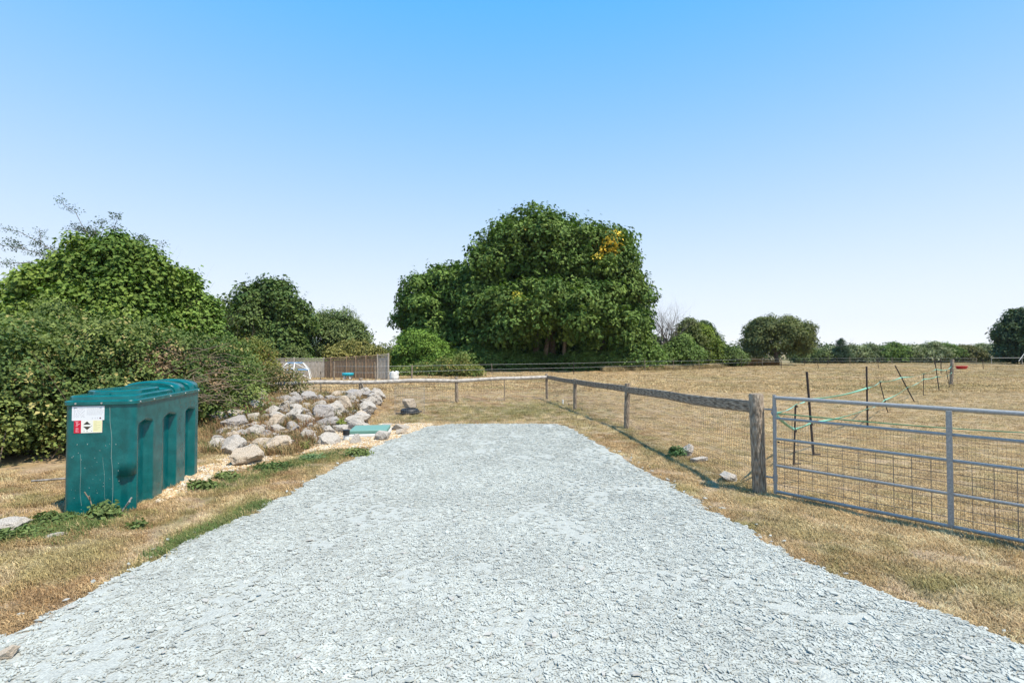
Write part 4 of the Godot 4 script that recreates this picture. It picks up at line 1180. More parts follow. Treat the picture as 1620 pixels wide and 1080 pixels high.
	var xf := []; var cc := PackedColorArray()
	var shoots := [[Vector3(0.2, 3.4, 0), Vector3(-0.9, 5.9, 0.4)], [Vector3(0, 3.2, 0), Vector3(-2.3, 5.1, 0.5)], [Vector3(0, 3.1, 0), Vector3(-2.3, 4.65, 0.6)], [Vector3(-0.2, 3.0, 0), Vector3(-2.2, 4.1, 0.8)], [Vector3(-0.2, 2.8, 0.2), Vector3(-2.1, 3.3, 0.9)], [Vector3(0.3, 3.4, 0), Vector3(0.55, 5.5, 0.3)], [Vector3(0.3, 3.4, 0), Vector3(1.25, 4.85, 0.3)], [Vector3(0, 3.4, 0), Vector3(0.05, 5.4, 0.2)], [Vector3(0, 3.3, 0), Vector3(-0.6, 5.2, -0.3)], [Vector3(0, 3.3, 0), Vector3(-1.2, 4.9, -0.3)], [Vector3(0, 3.0, 0), Vector3(-1.5, 3.9, 0.2)], [Vector3(0.2, 3.2, 0), Vector3(0.8, 5.0, -0.4)]]
	for q in shoots:
		var a: Vector3 = q[0]; var e: Vector3 = q[1]
		var pts := []
		for k in 9:
			var f := k / 8.0
			pts.append(a.lerp(e, f) + Vector3(0, 0.35 * sin(f * PI), 0) + Vector3(r.randfn(), r.randfn(), r.randfn()) * 0.03)
		tube(st, pts, [0.02, 0.018, 0.016, 0.014, 0.012, 0.009, 0.007, 0.006, 0.004], 4, false)
		for k in 26:
			var f := r.randf(); f = 1.0 - f * f * 0.9
			var i := int(f * 7.99); var p := (pts[i] as Vector3).lerp(pts[i + 1], f * 8 - i)
			xf.append(Transform3D(basis_up(Vector3(r.randfn() * 0.6, 1, r.randfn() * 0.6), r.randf() * TAU).scaled(Vector3.ONE * r.randf_range(0.4, 0.8)), p + Vector3(r.randfn(), r.randfn(), r.randfn()) * 0.045))
			var v := r.randf_range(0.7, 1.3); cc.append(Color(0.06 * v, 0.095 * v, 0.03 * v))
		for k in 3:   # side sprays
			var i := r.randi_range(2, 6); var p: Vector3 = pts[i]
			var e2 := p + ((e - a).normalized() * 0.5 + Vector3(r.randfn() * 0.4, r.randfn() * 0.35, r.randfn() * 0.4)) * r.randf_range(0.5, 1.0)
			tube(st, [p, (p + e2) / 2 + Vector3(0, 0.06, 0), e2], [0.007, 0.006, 0.003], 4, false)
			for m in 12:
				var pp := p.lerp(e2, r.randf_range(0.2, 1.0))
				xf.append(Transform3D(basis_up(Vector3(r.randfn() * 0.6, 1, r.randfn() * 0.6), r.randf() * TAU).scaled(Vector3.ONE * r.randf_range(0.4, 0.7)), pp + Vector3(r.randfn(), r.randfn(), r.randfn()) * 0.05))
				var v := r.randf_range(0.7, 1.3); cc.append(Color(0.06 * v, 0.095 * v, 0.03 * v))
	branches(r, st, Vector3.ZERO, Vector3(0.05, 1, 0), 3.4, 0.07, 1, 0.4, 3)
	part("shoots", done(st), M.twig, s)
	var fo := scatter("leaves", LC.small, M.leaf, xf, cc, s); fo.set_meta("kind", "stuff")
	# yellowing bush at the end of the back fence
	s = plant("elm_bush", "olive yellow bush growing over the end of pale rail fence", "shrub", -9.9, 17.4)
	foliage(s, "foliage", [[0.2, 1.1, 0, 1.35, 1.05, 1.1], [-0.9, 1.3, 0, 1.2, 1.1, 1.1], [0.9, 0.75, 0.2, 0.7, 0.75, 0.8], [-2.0, 1.2, 0.3, 1.3, 1.1, 1.0]], 5200, LC.small, [Color(0.10, 0.11, 0.025), Color(0.19, 0.175, 0.045), Color(0.26, 0.16, 0.06), 0.1], 431, 0.4, 1.15, 0.25)
	s = plant("undergrowth_bush", "low shaded scrub under the rail fence between hazel and rocks", "shrub", -8.4, 14.4)
	foliage(s, "foliage", [[-0.4, 0.65, 0.2, 1.0, 0.7, 0.9], [0.8, 0.4, -1.0, 1.2, 0.5, 0.6], [-1.5, 0.8, 0.4, 1.1, 0.9, 1.0]], 2000, LC.small, [Color(0.06, 0.075, 0.025), Color(0.13, 0.125, 0.045), Color(0.2, 0.14, 0.07), 0.15], 433, 0.3, 1.0, 0.3)

func make_middle_trees():
	# behind the garden fence
	var t := plant("field_maple", "dark green broad tree behind the left end of garden fence", "tree", -21.0, 42)
	trunk(t, 2.6, 0.25, 501, M.bark)
	foliage(t, "crown", [[0, 4.6, 0, 3.2, 3.0, 3.0], [-1.5, 4.5, 0, 2.3, 2.2, 2.2], [0.6, 6.3, 0, 1.4, 1.6, 1.5], [2.0, 4.2, 0, 1.9, 2.2, 2.0], [-2.6, 3.8, 0, 1.5, 1.4, 1.6], [0.5, 2.4, 0, 3.4, 1.9, 2.6], [1.3, 7.1, 0, 0.5, 0.9, 0.5]], 4200, LC.tree, [Color(0.036, 0.068, 0.018), Color(0.09, 0.125, 0.034)], 502, 0.85, 0.9, 0.42, [], 140)
	t = plant("willow_tree", "pale feathery tree beyond the brown fence panels", "tree", -16.4, 46)
	trunk(t, 2.2, 0.2, 511, M.bark)
	foliage(t, "crown", [[0, 3.6, 0, 2.9, 2.2, 2.4], [-0.9, 4.3, 0, 1.5, 1.3, 1.5], [1.5, 3.4, 0, 1.5, 1.6, 1.6], [0, 1.8, 0, 2.8, 1.6, 2]], 2500, LC.tree_fine, [Color(0.06, 0.09, 0.035), Color(0.13, 0.16, 0.055)], 512, 0.7, 0.85, 0.5, [], 120)
	var lows := [["brownish low bush peeping over the tallest brown fence panels", -13.2, 41, 2.6, [Color(0.09, 0.1, 0.03), Color(0.17, 0.15, 0.045)]], ["bright green little bush just above the middle of brown fence", -15.4, 37.5, 1.25, [Color(0.08, 0.13, 0.02), Color(0.13, 0.19, 0.035)]], ["olive bush filling the dip between pale tree and sycamores", -11.4, 46, 2.4, [Color(0.07, 0.09, 0.03), Color(0.13, 0.14, 0.045)]], ["dark hedge bush hidden low behind the grey fence panels", -18.8, 40, 2.3, [Color(0.04, 0.065, 0.02), Color(0.09, 0.11, 0.035)]]]
	for i in lows.size():
		var q = lows[i]
		var s := plant("garden_bush", q[0], "shrub", q[1], q[2], "bushes behind the garden fence")
		var k: float = q[3] / 2.4
		foliage(s, "foliage", [[0, 1.3 * k, 0, 2.0 * k, 1.2 * k, 1.4 * k], [1.3 * k, 1.2 * k, 0, 1.1 * k, 0.9 * k, 1.1 * k], [-1.2 * k, 1.1 * k, 0, 1.1 * k, 1.0 * k, 1.1 * k]], int(1100 * k), LC.bush, q[4], 520 + i, 0.5, 1.0, 0.3)
	# the great sycamore and its neighbour
	t = plant("sycamore_tree", "huge domed dark green sycamore in the middle, yellow tinged leaves at right", "tree", 4.0, 50)
	var r := rnd(531)
	for q in [[-1.8, 0.5, 0.33], [-0.9, 1.6, 0.26], [0.1, 0.2, 0.36], [0.9, 2.4, 0.2], [4.9, 1.2, 0.3], [6.1, 0.4, 0.22], [-4.8, 1.5, 0.28], [7.8, 2.2, 0.24]]:
		trunk(t, 5.0, q[2], 540 + int(q[0] * 10), M.syc_bark, Vector3(q[0], 0, q[1] + 0.5), Vector3(r.randfn() * 0.5, 0, -1.0), 1, "trunk", 0.4)
	foliage(t, "crown", [[0, 8.8, 0, 8.0, 6.6, 6.6], [-1.6, 11.9, 0, 5.0, 4.3, 5], [4.3, 10.4, 0, 4.2, 4.0, 4.8], [6.4, 6.6, 0, 3.2, 3.8, 4.0], [-5.6, 9.6, 0, 3.5, 4.0, 4], [-5.8, 5.6, 0.8, 3.4, 3.2, 3.6], [0.6, 5.6, 3.8, 5.8, 2.9, 3.2], [-5.4, 3.7, 2.2, 3.0, 3.0, 2.6], [7.4, 3.7, 1.8, 2.1, 3.2, 2.4], [6.1, 12.6, 0, 1.4, 2.2, 1.5], [7.7, 5.0, 0.5, 1.8, 2.6, 2.4]], 19000, LC.tree, [Color(0.042, 0.082, 0.016), Color(0.11, 0.155, 0.034)], 532, 1.55, 1.0, 0.34, [[Vector3(5.4, 11.9, 3.4), 1.4, Color(0.5, 0.36, 0.05)], [Vector3(4.4, 10.8, 4.2), 0.7, Color(0.42, 0.33, 0.05)], [Vector3(-3.4, 6.9, 6.2), 0.8, Color(0.36, 0.32, 0.05)], [Vector3(-2.6, 13.6, 4.0), 0.45, Color(0.34, 0.3, 0.06)]])
	t = plant("sycamore_tree", "lighter green round tree against the great sycamore's left side", "tree", -7.6, 53)
	trunk(t, 3.4, 0.3, 551, M.bark)
	foliage(t, "crown", [[0, 6.6, 0, 4.4, 4.3, 4], [1.6, 8.6, 0, 3.0, 2.6, 3], [-1.6, 5.2, 0.5, 3.1, 3.2, 3], [1.0, 3.8, 1.2, 3.8, 2.6, 2.6]], 6500, LC.tree, [Color(0.05, 0.09, 0.018), Color(0.11, 0.165, 0.035)], 552, 1.1, 1.0, 0.3)
	t = plant("hawthorn_bush", "bright green leafy bush right of the fence end, under lighter tree", "shrub", -8.0, 43)
	foliage(t, "foliage", [[0, 1.7, 0, 2.3, 1.8, 1.7], [-1.2, 1.4, 0.2, 1.4, 1.5, 1.4], [1.5, 1.3, 0.2, 1.3, 1.4, 1.3], [0.2, 2.7, 0, 1.2, 0.9, 1]], 3000, LC.bush, [Color(0.055, 0.105, 0.015), Color(0.115, 0.18, 0.03)], 561, 0.75, 0.95, 0.5, [], 70)
	t = plant("bramble_clump", "straggling low bramble clump before the sycamores, yellowish at its right end", "shrub", -5.6, 37.5)
	foliage(t, "foliage", [[-1.0, 0.35, 0, 1.5, 0.55, 0.8], [0.6, 0.5, 0, 1.1, 0.8, 0.8], [1.6, 0.7, 0, 0.8, 0.95, 0.7], [2.5, 0.3, 0, 0.9, 0.45, 0.7], [-2.6, 0.25, 0, 1.2, 0.4, 0.7]], 1900, LC.small, [Color(0.08, 0.115, 0.03), Color(0.15, 0.165, 0.045), Color(0.3, 0.22, 0.08), 0.12], 571, 0.3, 1.7, 0.4)
	# shaded understorey between the trunks
	var us := [[-3.6, 46.5, 1.5, "shaded bush at the sycamore's foot, furthest left under the canopy"], [-0.6, 47.2, 1.2, "shaded bush at the sycamore's foot, left of the visible trunks"], [2.9, 48.3, 1.0, "low shaded bush between the sycamore's visible trunks"], [6.6, 47.6, 1.2, "shaded bush at the sycamore's foot, just right of the trunks"], [10.6, 47.5, 1.5, "green bush at the sycamore's right hand edge by the field"], [13.2, 49.5, 1.7, "leafy bush between the great sycamore and the grey bare tree"]]
	for i in us.size():
		var q = us[i]
		var s := plant("understorey_bush", q[3], "shrub", q[0], q[1], "bushes under the sycamores")
		foliage(s, "foliage", [[0, 0.8 * q[2], 0, 1.7, 0.9 * q[2], 1.1], [1.0, 0.6 * q[2], 0.3, 1.2, 0.75 * q[2], 1], [-1.1, 0.6 * q[2], 0.2, 1.2, 0.75 * q[2], 1]], 1000, LC.bush, [Color(0.05, 0.09, 0.02), Color(0.11, 0.165, 0.04)], 580 + i, 0.4, 1.0, 0.35)
	# wood behind, which closes the view between the trunks
	var w := thing("woodland", "dark mass of woodland seen between the sycamore trunks", "woodland", pt(1.0, 60))
	w.set_meta("kind", "stuff")
	foliage(w, "foliage", [[-8, 2.5, 0, 5, 3.0, 2], [-3, 2.2, 1, 4, 3.0, 2], [2, 2.5, 0, 5, 3.4, 2], [7, 2.5, 1, 5, 3.4, 2], [13, 2.0, 0, 4, 2.6, 2]], 9000, LC.tree, [Color(0.045, 0.08, 0.02), Color(0.1, 0.145, 0.038)], 590, 1.0, 1.0, 0.3)

func make_right_trees():
	# grey tree dying back
	var t := plant("bare_tree", "grey half dead tree with bare twigs right of great sycamore", "tree", 17.3, 55)
	var st := begin(); var r := rnd(601)
	for k in 7: branches(r, st, Vector3(r.randfn() * 0.5, 0, r.randfn() * 0.3), Vector3(r.randfn() * 0.16, 1.3, r.randfn() * 0.16), 3.3, 0.2, 4, 0.5, 4)
	part("branches", done(st), M.grey_bark, t)
	var q2 := [["olive rounded tree beside the grey bare tree", 20.6, 58, 1.0, [Color(0.055, 0.075, 0.022), Color(0.12, 0.13, 0.04)]], ["yellow green bush tree in the scrub left of the dry reeds", 22.6, 60, 0.95, [Color(0.07, 0.1, 0.015), Color(0.14, 0.175, 0.03)]], ["dark pointed tree at the right end of middle scrub", 24.0, 62, 1.0, [Color(0.03, 0.05, 0.018), Color(0.07, 0.1, 0.03)]], ["low dark green bush below the grey bare tree", 18.6, 54, 0.62, [Color(0.05, 0.085, 0.02), Color(0.1, 0.145, 0.035)]], ["low green scrub bush at the field edge, furthest right of middle scrub", 27.0, 63, 0.45, [Color(0.05, 0.08, 0.02), Color(0.1, 0.13, 0.04)]]]
	for i in q2.size():
		var q = q2[i]
		var s := plant("scrub_tree", q[0], "tree", q[1], q[2], "scrub trees at the field edge")
		var k: float = q[3]
		if k > 0.7: trunk(s, 1.6, 0.12, 610 + i, M.bark)
		foliage(s, "crown", [[0, 2.9 * k, 0, 1.9, 2.5 * k, 1.7], [0.9, 2.2 * k, 0, 1.8, 2.0 * k, 1.5], [-1.0, 2.0 * k, 0.3, 1.8, 1.9 * k, 1.5], [0.2, 4.6 * k, 0, 1.0, 1.1 * k, 1]], int(2100 * maxf(k, 0.5)), LC.tree_fine, q[4], 620 + i, 0.6, 0.95, 0.4)
	# round thorn tree out in the field
	t = plant("hawthorn_tree", "solitary round hawthorn tree standing alone out in the field", "tree", 37.3, 69)
	trunk(t, 1.9, 0.33, 631, M.bark, Vector3(-0.2, 0, 0), Vector3(-0.2, 0, 0))
	foliage(t, "crown", [[0, 4.0, 0, 4.6, 2.3, 3.6], [-1.4, 5.0, 0, 2.6, 1.5, 2.4], [2.0, 4.9, 0, 2.6, 1.6, 2.4], [3.3, 3.2, 0, 1.9, 1.7, 2], [-3.6, 2.8, 0, 1.6, 1.3, 2]], 5200, LC.tree_fine, [Color(0.055, 0.07, 0.025), Color(0.125, 0.135, 0.048)], 632, 0.85, 1.05, 0.42)
	# dry reeds
	var xf := []; var cc := PackedColorArray(); r = rnd(641)
	var reed := blade_mesh(30, 0.25, 0.7, 1.5, 0.02, 72)
	var o := plant("reed_bed", "strip of tall dry brown reeds left of the hawthorn tree", "reeds", 31.5, 67)
	for k in 900:
		var x := r.randf_range(-5.5, 4.5); var s := r.randf_range(0.7, 1.15)
		xf.append(Transform3D(Basis(Vector3.UP, r.randf() * TAU).scaled(Vector3(s, s * (1.0 if x < 2 else 0.7), s)), Vector3(x, 0, r.randf_range(-1.2, 1.2) - x * 0.15)))
		var v := r.randf_range(0.7, 1.2); cc.append((Color(0.2, 0.135, 0.06) if r.randf() < 0.6 else Color(0.14, 0.14, 0.045)) * v)
	scatter("stems", reed, M.grass, xf, cc, o).set_meta("kind", "stuff")
	# far hedge, bush by bush
	r = rnd(651)
	var desc := ["first bush of the far hedge right of hawthorn tree, low and dark", "second bush of the far hedge, grey green, beside the pointed conifer", "third bush of the far hedge, silvery, right after the pointed conifer", "fourth bush of the far hedge, silver green with ragged top", "fifth bush of the far hedge, rounded and mid green", "sixth bush of the far hedge, silvery and dense", "seventh bush of the far hedge, taller with spiky shoots", "eighth bush of the far hedge, bright green rounded top", "ninth bush of the far hedge, brownish olive", "tenth bush of the far hedge, behind the thick end post, ragged", "eleventh bush of the far hedge, spiky grey green", "twelfth bush of the far hedge, bright green and low", "thirteenth bush of the far hedge, dark, beside the big right hand tree", "last bush of the far hedge, in the big right hand tree's shade"]
	for i in desc.size():
		var f := i / 13.0
		var x := lerpf(51.0, 101.0, f); var d := lerpf(84.0, 92.0, f) + r.randf_range(-1, 1)
		var s := plant("hedge_bush", desc[i], "shrub", x, d, "bushes of the far hedge")
		var k := [0.72, 0.85, 0.95, 1.0, 1.08, 0.95, 1.12, 1.05, 0.95, 1.0, 1.15, 0.95, 0.9, 0.9][i] as float
		var cs: Array = [[Color(0.05, 0.075, 0.025), Color(0.1, 0.125, 0.04)], [Color(0.06, 0.08, 0.035), Color(0.16, 0.18, 0.085), Color(0.3, 0.31, 0.2), 0.12], [Color(0.055, 0.09, 0.02), Color(0.115, 0.17, 0.04)], [Color(0.07, 0.075, 0.03), Color(0.15, 0.14, 0.055)]][[0, 1, 1, 1, 2, 1, 1, 2, 3, 1, 1, 2, 0, 0][i]]
		foliage(s, "foliage", [[0, 1.5 * k, 0, 2.7, 1.5 * k, 1.8], [-1.5, 1.2 * k, 0.3, 1.7, 1.3 * k, 1.6], [1.5, 1.3 * k, 0.2, 1.7, 1.35 * k, 1.6], [0.3, 2.5 * k, 0, 1.0, 0.7 * k, 1]], 1100, LC.tree_fine, cs, 660 + i, 0.6, 1.0, 0.5)
	t = plant("conifer_tree", "small dark pointed conifer rising from the far hedge", "tree", 55.5, 83)
	trunk(t, 2.0, 0.12, 671, M.bark)
	foliage(t, "crown", [[0, 1.2, 0, 1.6, 1.0, 1.5], [0, 2.2, 0, 1.15, 0.9, 1.1], [0, 3.1, 0, 0.7, 0.75, 0.7], [0, 3.7, 0, 0.3, 0.5, 0.3]], 800, LC.needle, [Color(0.02, 0.038, 0.02), Color(0.05, 0.075, 0.035)], 672, 0.35, 0.8, 0.4)
	t = plant("ash_tree", "big dark spreading tree cut off by the right edge", "tree", 82.5, 78)
	trunk(t, 3.0, 0.35, 681, M.bark)
	foliage(t, "crown", [[0, 5.2, 0, 4.6, 3.3, 4], [-3.0, 4.2, 0, 2.6, 2.2, 2.6], [-1.4, 6.8, 0, 2.4, 1.8, 2.4], [2.6, 6.6, 0, 3.4, 2.8, 3], [-2.2, 2.2, 0, 3.4, 1.7, 2.4], [3, 3, 0, 4, 2.4, 3]], 5200, LC.tree, [Color(0.028, 0.048, 0.022), Color(0.065, 0.09, 0.035)], 682, 0.95, 1.0, 0.4)
	var w := thing("far_treeline", "distant dark tree line behind the far hedge", "treeline", pt(70, 120)); w.set_meta("kind", "stuff")
	var bl := []
	for k in 16: bl.append([-60 + k * 9.0, 1.6 + r.randf() * 0.4, r.randf_range(-3, 3), 7, 1.6 + r.randf() * 0.5, 3])
	foliage(w, "foliage", bl, 5000, LC.tree, [Color(0.04, 0.06, 0.025), Color(0.08, 0.1, 0.04)], 691, 1.0, 1.2, 0.3)

# ------------------------------------------------------------------ grass and weeds
func make_grass():
	var r := rnd(701)
	var tuft := blade_mesh(26, 0.085, 0.025, 0.07, 0.0021, 73)
	var far_tuft := blade_mesh(22, 0.16, 0.03, 0.07, 0.006, 74)
	var xf := [[], [], []]; var cc := [PackedColorArray(), PackedColorArray(), PackedColorArray()]
	var put := func(i: int, x: float, d: float, s: float, hs: float):
		var c := turf(x, d)
		var v := r.randf_range(0.55, 1.75)
		xf[i].append(Transform3D(Basis(Vector3.UP, r.randf() * TAU).scaled(Vector3(s, s * hs, s)), pt(x, d, height(x, d))))
		cc[i].append(Color(minf(c.r * v * 1.08, 0.75), minf(c.g * v * 1.08, 0.7), c.b * v))
	for k in 130000:
		var d := 2.2 + 9.0 * pow(r.randf(), 1.25); var x := r.randf_range(-1.25, 1.25) * (d + 0.6)
		if x < -7.5 or x > 12 or absf(x) < 1.3: continue
		if on_drive(x, d) or on_pea(x, d): continue
		if x < -6.1 and d > 7.3: continue
		if mound(x, d) > 0.6: continue
		var field := x > 3.3 - (d - 6) * 0.1 and d > 6.2
		if nz2.get_noise_2d(x * 1.7 + 9, d * 1.7) > 0.16 and r.randf() < 0.85: continue
		var c := turf(x, d); var green := c.g > c.r * 0.92
		put.call(1 if field else 0, x, d, r.randf_range(0.7, 1.25), (1.3 if green else 0.75) * r.randf_range(0.5, 1.4) * (0.7 if field else (1.9 if r.randf() < 0.05 else 1.0)))
	for k in 26000:   # back lawn and nearer paddock
		var d := r.randf_range(11.2, 30.0); var x := r.randf_range(-0.75, 1.1) * d
		if on_drive(x, d) or on_pea(x, d): continue
		if mound(x, d) > 0.6 or x < -9: continue
		var lawn := d < 18.2 and x < 2.4 and x > -4
		put.call(0 if lawn else 1, x, d, r.randf_range(0.8, 1.5), r.randf_range(0.7, 1.2) * (1.2 if lawn else 0.9))
	for k in 26000:
		var d := 22.0 + 60.0 * r.randf(); var x := r.randf_range(-0.4, 1.15) * d
		put.call(2, x, d, r.randf_range(1.0, 2.2), r.randf_range(0.5, 1.2))
	print("tufts ", xf[0].size(), " ", xf[1].size(), " ", xf[2].size())
	tag(scatter("verge_grass", tuft, M.grass, xf[0], cc[0], self), "short parched brown and green grass on the verges beside the drive", "grass", "", "stuff")
	tag(scatter("paddock_grass", tuft, M.grass, xf[1], cc[1], self), "grazed straw coloured grass in the paddock behind gate and fence", "grass", "", "stuff")
	tag(scatter("field_grass", far_tuft, M.grass, xf[2], cc[2], self), "distant dry golden grass across the far paddock", "grass", "", "stuff")
	# long dry stems by the field edge under the trees
	var tall := blade_mesh(24, 0.2, 0.25, 0.6, 0.008, 75)
	var a := []; var b := PackedColorArray()
	for k in 1500:
		var f := r.randf(); var x := lerpf(8.5, 24.0, f); var d := lerpf(45.5, 57.0, f) + r.randfn() * 0.8
		a.append(Transform3D(Basis(Vector3.UP, r.randf() * TAU).scaled(Vector3.ONE * r.randf_range(0.7, 1.4)), pt(x, d, height(x, d)))); b.append(Color(0.42, 0.33, 0.17) * r.randf_range(0.7, 1.15))
	tag(scatter("long_grass", tall, M.grass, a, b, self), "tall bleached grass along the foot of the field edge bushes", "grass", "", "stuff")

func weed(label: String, x: float, d: float, w: float, h: float, n: int, sd: int, cols: Array, mesh: Mesh, sc := 1.0, group := "weeds on the verge"):
	var s := plant("weed_plant", label, "weed", x, d, group)
	h *= 0.6; w *= 0.75; n = int(n * 0.42)
	foliage(s, "leaves", [[0, h * 0.45, 0, w, h * 0.5, w * 0.7], [w * 0.5, h * 0.3, 0.0, w * 0.6, h * 0.35, w * 0.5], [-w * 0.5, h * 0.3, 0, w * 0.6, h * 0.35, w * 0.5]], n, mesh, cols, sd, 0.0, sc, 0.5, [], 8)
	var st := begin(); var r := rnd(sd + 1)
	for k in 7: tube(st, [Vector3(r.randfn() * w * 0.25, -0.02, r.randfn() * w * 0.2), Vector3(r.randfn() * w * 0.4, h * 0.8, r.randfn() * w * 0.3)], [0.004, 0.0025], 4, false)
	part("stems", done(st), M.twig, s)
func make_weeds():
	var lf := leaf_cluster(9, 0.045, 0.05, 0.03, 81, 0.2); var big := leaf_cluster(9, 0.05, 0.052, 0.03, 82, 0.3)
	var g := [Color(0.05, 0.08, 0.022), Color(0.12, 0.15, 0.05)]
	weed("nettle patch growing against the tank's front, by its right corner", -4.28, 5.22, 0.2, 0.28, 130, 711, g, big)
	weed("low green weeds at the front left foot of the tank", -4.72, 5.12, 0.24, 0.16, 130, 713, g, lf)
	weed("creeping green weeds between flat rock and tank", -4.75, 4.75, 0.3, 0.1, 130, 715, g, lf)
	weed("small green weeds left of the flat rock at picture's edge", -5.05, 4.62, 0.16, 0.1, 60, 717, g, lf)
	weed("bushy green weed by the drive edge below the drain cover", -2.62, 8.35, 0.26, 0.22, 170, 719, g, big)
	weed("little green weed in the brown verge in front of tank", -3.75, 4.95, 0.09, 0.09, 30, 721, g, lf)
	weed("leafy weed beside the tank's right side near its middle", -3.98, 6.35, 0.2, 0.2, 110, 723, g, big)
	weed("green weed beside the tank's far right corner", -3.98, 6.9, 0.22, 0.14, 90, 725, g, lf)
	weed("spreading weed strip on the verge before the rock bank", -3.65, 7.5, 0.4, 0.12, 170, 727, g, lf)
	weed("blue green thistle on the verge left of the drain cover", -3.3, 8.15, 0.22, 0.14, 90, 729, [Color(0.07, 0.12, 0.05), Color(0.14, 0.2, 0.09)], lf)
	weed("dark leafy dock plant beside stones under the right fence", 2.78, 8.35, 0.16, 0.3, 120, 731, [Color(0.03, 0.07, 0.02), Color(0.07, 0.12, 0.04)], big)
	weed("yellowish weed growing in the rock bank's right end", -4.0, 11.2, 0.3, 0.3, 120, 733, [Color(0.12, 0.15, 0.03), Color(0.2, 0.22, 0.05)], big)
	weed("green weed at the front of the rock bank by drain cover", -3.95, 9.0, 0.35, 0.22, 150, 735, [Color(0.1, 0.12, 0.03), Color(0.18, 0.18, 0.05)], lf)
	# lush strip of uncut grass along the drive's left edge
	var blade := blade_mesh(22, 0.09, 0.04, 0.10, 0.0022, 83)
	var r := rnd(741)
	var xf := []; var cc := PackedColorArray()
	for k in 900:
		var x := 0.0; var d := 0.0
		var u := r.randf()
		if u < 0.5: d = r.randf_range(4.25, 5.8); x = lerpf(-3.02, -2.8, (d - 4.25) / 1.55) + r.randfn() * 0.07
		elif u < 0.75: x = r.randfn() * 0.28 - 4.45; d = 4.95 + r.randfn() * 0.16
		else: d = r.randf_range(6.3, 8.6); x = lerpf(-3.8, -3.1, (d - 6.3) / 2.3) + r.randfn() * 0.13
		if on_drive(x, d) or in_poly(x, d, drive_poly): continue
		var s := r.randf_range(0.5, 1.1)
		xf.append(Transform3D(Basis(Vector3.UP, r.randf() * TAU).scaled(Vector3.ONE * s), pt(x, d, height(x, d))))
		var v := r.randf_range(0.75, 1.25)
		cc.append((Color(0.10, 0.16, 0.035) if r.randf() < 0.75 else Color(0.24, 0.22, 0.08)) * v)
	tag(scatter("green_grass", blade, M.grass, xf, cc, self), "lush green grass in strips along the drive's left edge and by tank", "grass", "", "stuff")

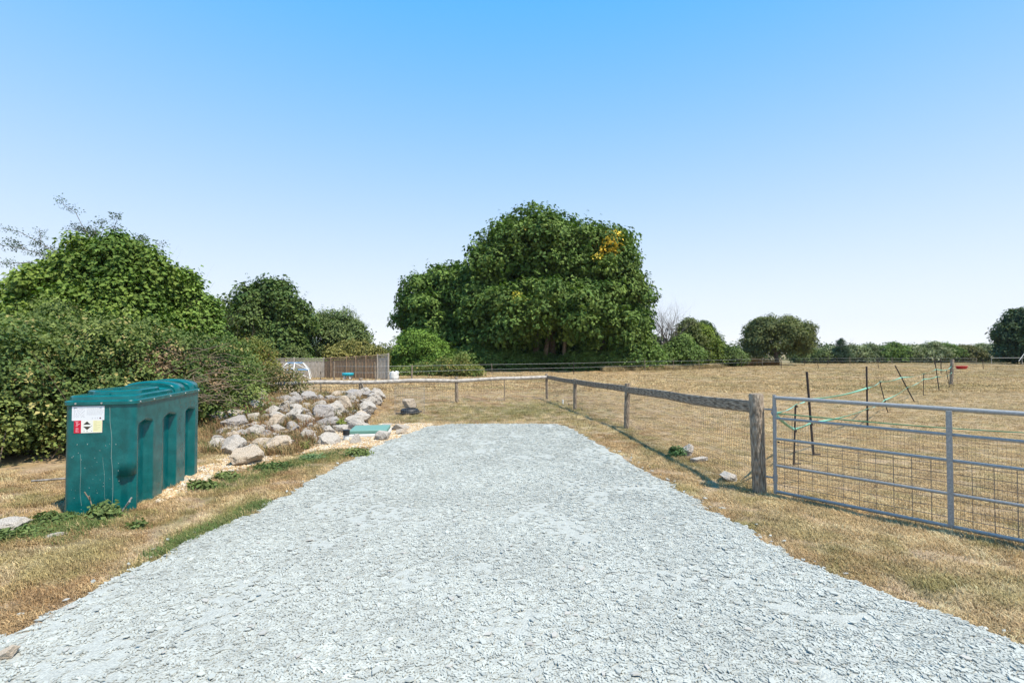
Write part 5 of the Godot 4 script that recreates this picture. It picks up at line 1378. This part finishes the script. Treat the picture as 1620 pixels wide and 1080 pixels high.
# ------------------------------------------------------------------ small things
func loose_stone(called: String, label: String, x: float, d: float, s: Vector3, k: int, m: int, sd: int, sink := 0.3, turn := 0.0):
	var o := part(called, rock_mesh(800 + k, 0.8, 12, 3), M.stone[m], self, pt(x, d, height(x, d) + s.y * sink))
	o.basis = Basis(Vector3.UP, turn) * Basis.from_scale(s)
	tag(o, label, "rock", "loose rocks on the ground")
func make_small_things():
	loose_stone("boulder", "large smooth tan boulder in front of the rock bank, beside tank", -4.22, 7.85, Vector3(0.34, 0.28, 0.25), 1, 2, 0, 0.28, 0.3)
	loose_stone("flat_rock", "flat pale grey rock on the verge left of the tank", -4.98, 4.93, Vector3(0.3, 0.12, 0.2), 2, 0, 0, 0.4, 0.2)
	loose_stone("small_rock", "small sunken flat stone beside the weeds before the tank", -4.35, 4.72, Vector3(0.13, 0.04, 0.09), 3, 0, 0, 0.3, 0.5)
	loose_stone("drive_stone", "brown rounded stone lying on the slate chippings at lower left", -2.86, 2.83, Vector3(0.068, 0.05, 0.052), 4, 2, 0, 0.9, 0.4)
	loose_stone("small_rock", "upright grey stone beside the dock plant under right fence", 3.0, 8.45, Vector3(0.13, 0.15, 0.1), 5, 0, 0, 0.4)
	loose_stone("small_rock", "flat slab stone under the right fence between two other stones", 3.0, 7.95, Vector3(0.2, 0.07, 0.13), 6, 0, 0, 0.5, 0.4)
	loose_stone("small_rock", "pale wedge shaped rock behind the gate post's foot", 2.98, 6.75, Vector3(0.22, 0.13, 0.16), 7, 0, 0, 0.4, 0.7)
	loose_stone("small_rock", "flat stone in the dry soil behind the tank's left side", -5.5, 7.0, Vector3(0.16, 0.08, 0.12), 8, 0, 0, 0.3)
	# drain cover
	var c := thing("drain_cover", "square green fibreglass drain cover on a pale concrete frame", "drain cover", pt(-3.02, 10.55), deg_to_rad(8))
	var st := begin(); box(st, Transform3D(Basis.IDENTITY, Vector3(0, 0.035, 0)), Vector3(0.80, 0.09, 0.80), 0.012); part("frame", done(st), M.white, c)
	st = begin(); box(st, Transform3D(Basis.IDENTITY, Vector3(0, 0.12, 0)), Vector3(0.76, 0.075, 0.76), 0.012)
	var lid := part("lid", done(st), M.cover, c)
	var dm := CylinderMesh.new(); dm.top_radius = 0.013; dm.bottom_radius = 0.013; dm.height = 0.006; dm.radial_segments = 8
	for q in [[-1, -1], [1, -1], [1, 1], [-1, 1]]: part("screw", dm, M.bolt, lid, Vector3(q[0] * 0.33, 0.159, q[1] * 0.33))
	var v := thing("vent_pipe", "stubby white pipe with black cap left of the drain cover", "pipe", pt(-3.3, 9.85))
	part("pipe", tubes([[Vector3(0, -0.03, 0), Vector3(0, 0.12, 0)]], 0.055, 16), M.white, v)
	part("cap", tubes([[Vector3(0, 0.118, 0), Vector3(0, 0.125, 0), Vector3(0, 0.2, 0), Vector3(0, 0.22, 0)]], 0.066, 16), M.dark_plastic, v)
	# stone weighing down an upturned black tub, with a wire tree guard round it
	var p := pt(-2.92, 14.1, height(-2.92, 14.1))
	var tub := thing("black_tub", "battered black plastic tub upturned on the back lawn", "tub", p)
	var rings := []
	for q in [[0.0, 0.27], [0.03, 0.28], [0.06, 0.25], [0.09, 0.26], [0.14, 0.23], [0.16, 0.18]]:
		var ring := []
		for k in 22:
			var a := -TAU * k / 22
			var rr: float = q[1] * (1.0 + 0.1 * nz.get_noise_3d(cos(a) * 2, q[0] * 9, sin(a) * 2))
			ring.append(Vector3(cos(a) * rr, q[0], sin(a) * rr))
		rings.append(ring)
	part("bowl", loft(rings), M.dark_plastic, tub)
	part("lip", tubes([[Vector3(-0.36, 0.03, 0.16), Vector3(-0.1, 0.05, 0.29), Vector3(0.2, 0.06, 0.25), Vector3(0.36, 0.09, 0.1)]], 0.02, 6), M.dark_plastic, tub)
	var o := part("capping_stone", rock_mesh(811, 0.85, 11, 3), M.stone[2], self, p + Vector3(0.0, 0.25, 0)); o.scale = Vector3(0.25, 0.2, 0.2)
	tag(o, "round tan stone sitting on the upturned black tub", "rock")
	var gd := thing("wire_guard", "faint cylinder of fine wire mesh standing round the black tub", "wire guard", p)
	var wires := []
	for k in 44:
		var a := TAU * k / 44
		wires.append([Vector3(cos(a) * 0.42, 0, sin(a) * 0.42), Vector3(cos(a) * 0.42, 0.78, sin(a) * 0.42)])
	for j in 13:
		var ring := []
		for k in 25: ring.append(Vector3(cos(TAU * k / 24) * 0.42, 0.02 + j * 0.063, sin(TAU * k / 24) * 0.42))
		wires.append(ring)
	part("mesh", tubes(wires, 0.0011, 3), M.wire_pale, gd)
	# broken sticks by the tank
	var s := thing("dead_stick", "bleached forked dead stick leaning on the tank's front corner", "stick", pt(-4.12, 5.3))
	part("branch", tubes([[Vector3(-0.07, 0.0, 0.03), Vector3(0.0, 0.12, 0.0), Vector3(0.04, 0.2, -0.02)], [Vector3(0.0, 0.12, 0.0), Vector3(0.05, 0.17, 0.02)]], 0.009, 6), M.pale_bark, s)
	s = thing("dead_stick", "thin brown dead stalk rising from the nettles before tank", "stick", pt(-4.42, 5.2))
	part("stalk", tubes([[Vector3(0.06, 0.02, 0.0), Vector3(0, 0.2, 0.0), Vector3(-0.05, 0.3, 0.02)], [Vector3(0, 0.2, 0.0), Vector3(0.01, 0.26, 0.03)]], 0.006, 5), M.dead_twig, s)
	s = thing("dead_stick", "long grey dead branch lying on the soil behind the tank", "stick", pt(-5.6, 6.6, 0.04))
	part("branch", tubes([[Vector3(-0.7, 0.03, 0.1), Vector3(-0.2, 0.05, 0), Vector3(0.5, 0.02, -0.1)], [Vector3(-0.2, 0.05, 0), Vector3(0.1, 0.1, 0.25)]], 0.014, 6), M.pale_bark, s)
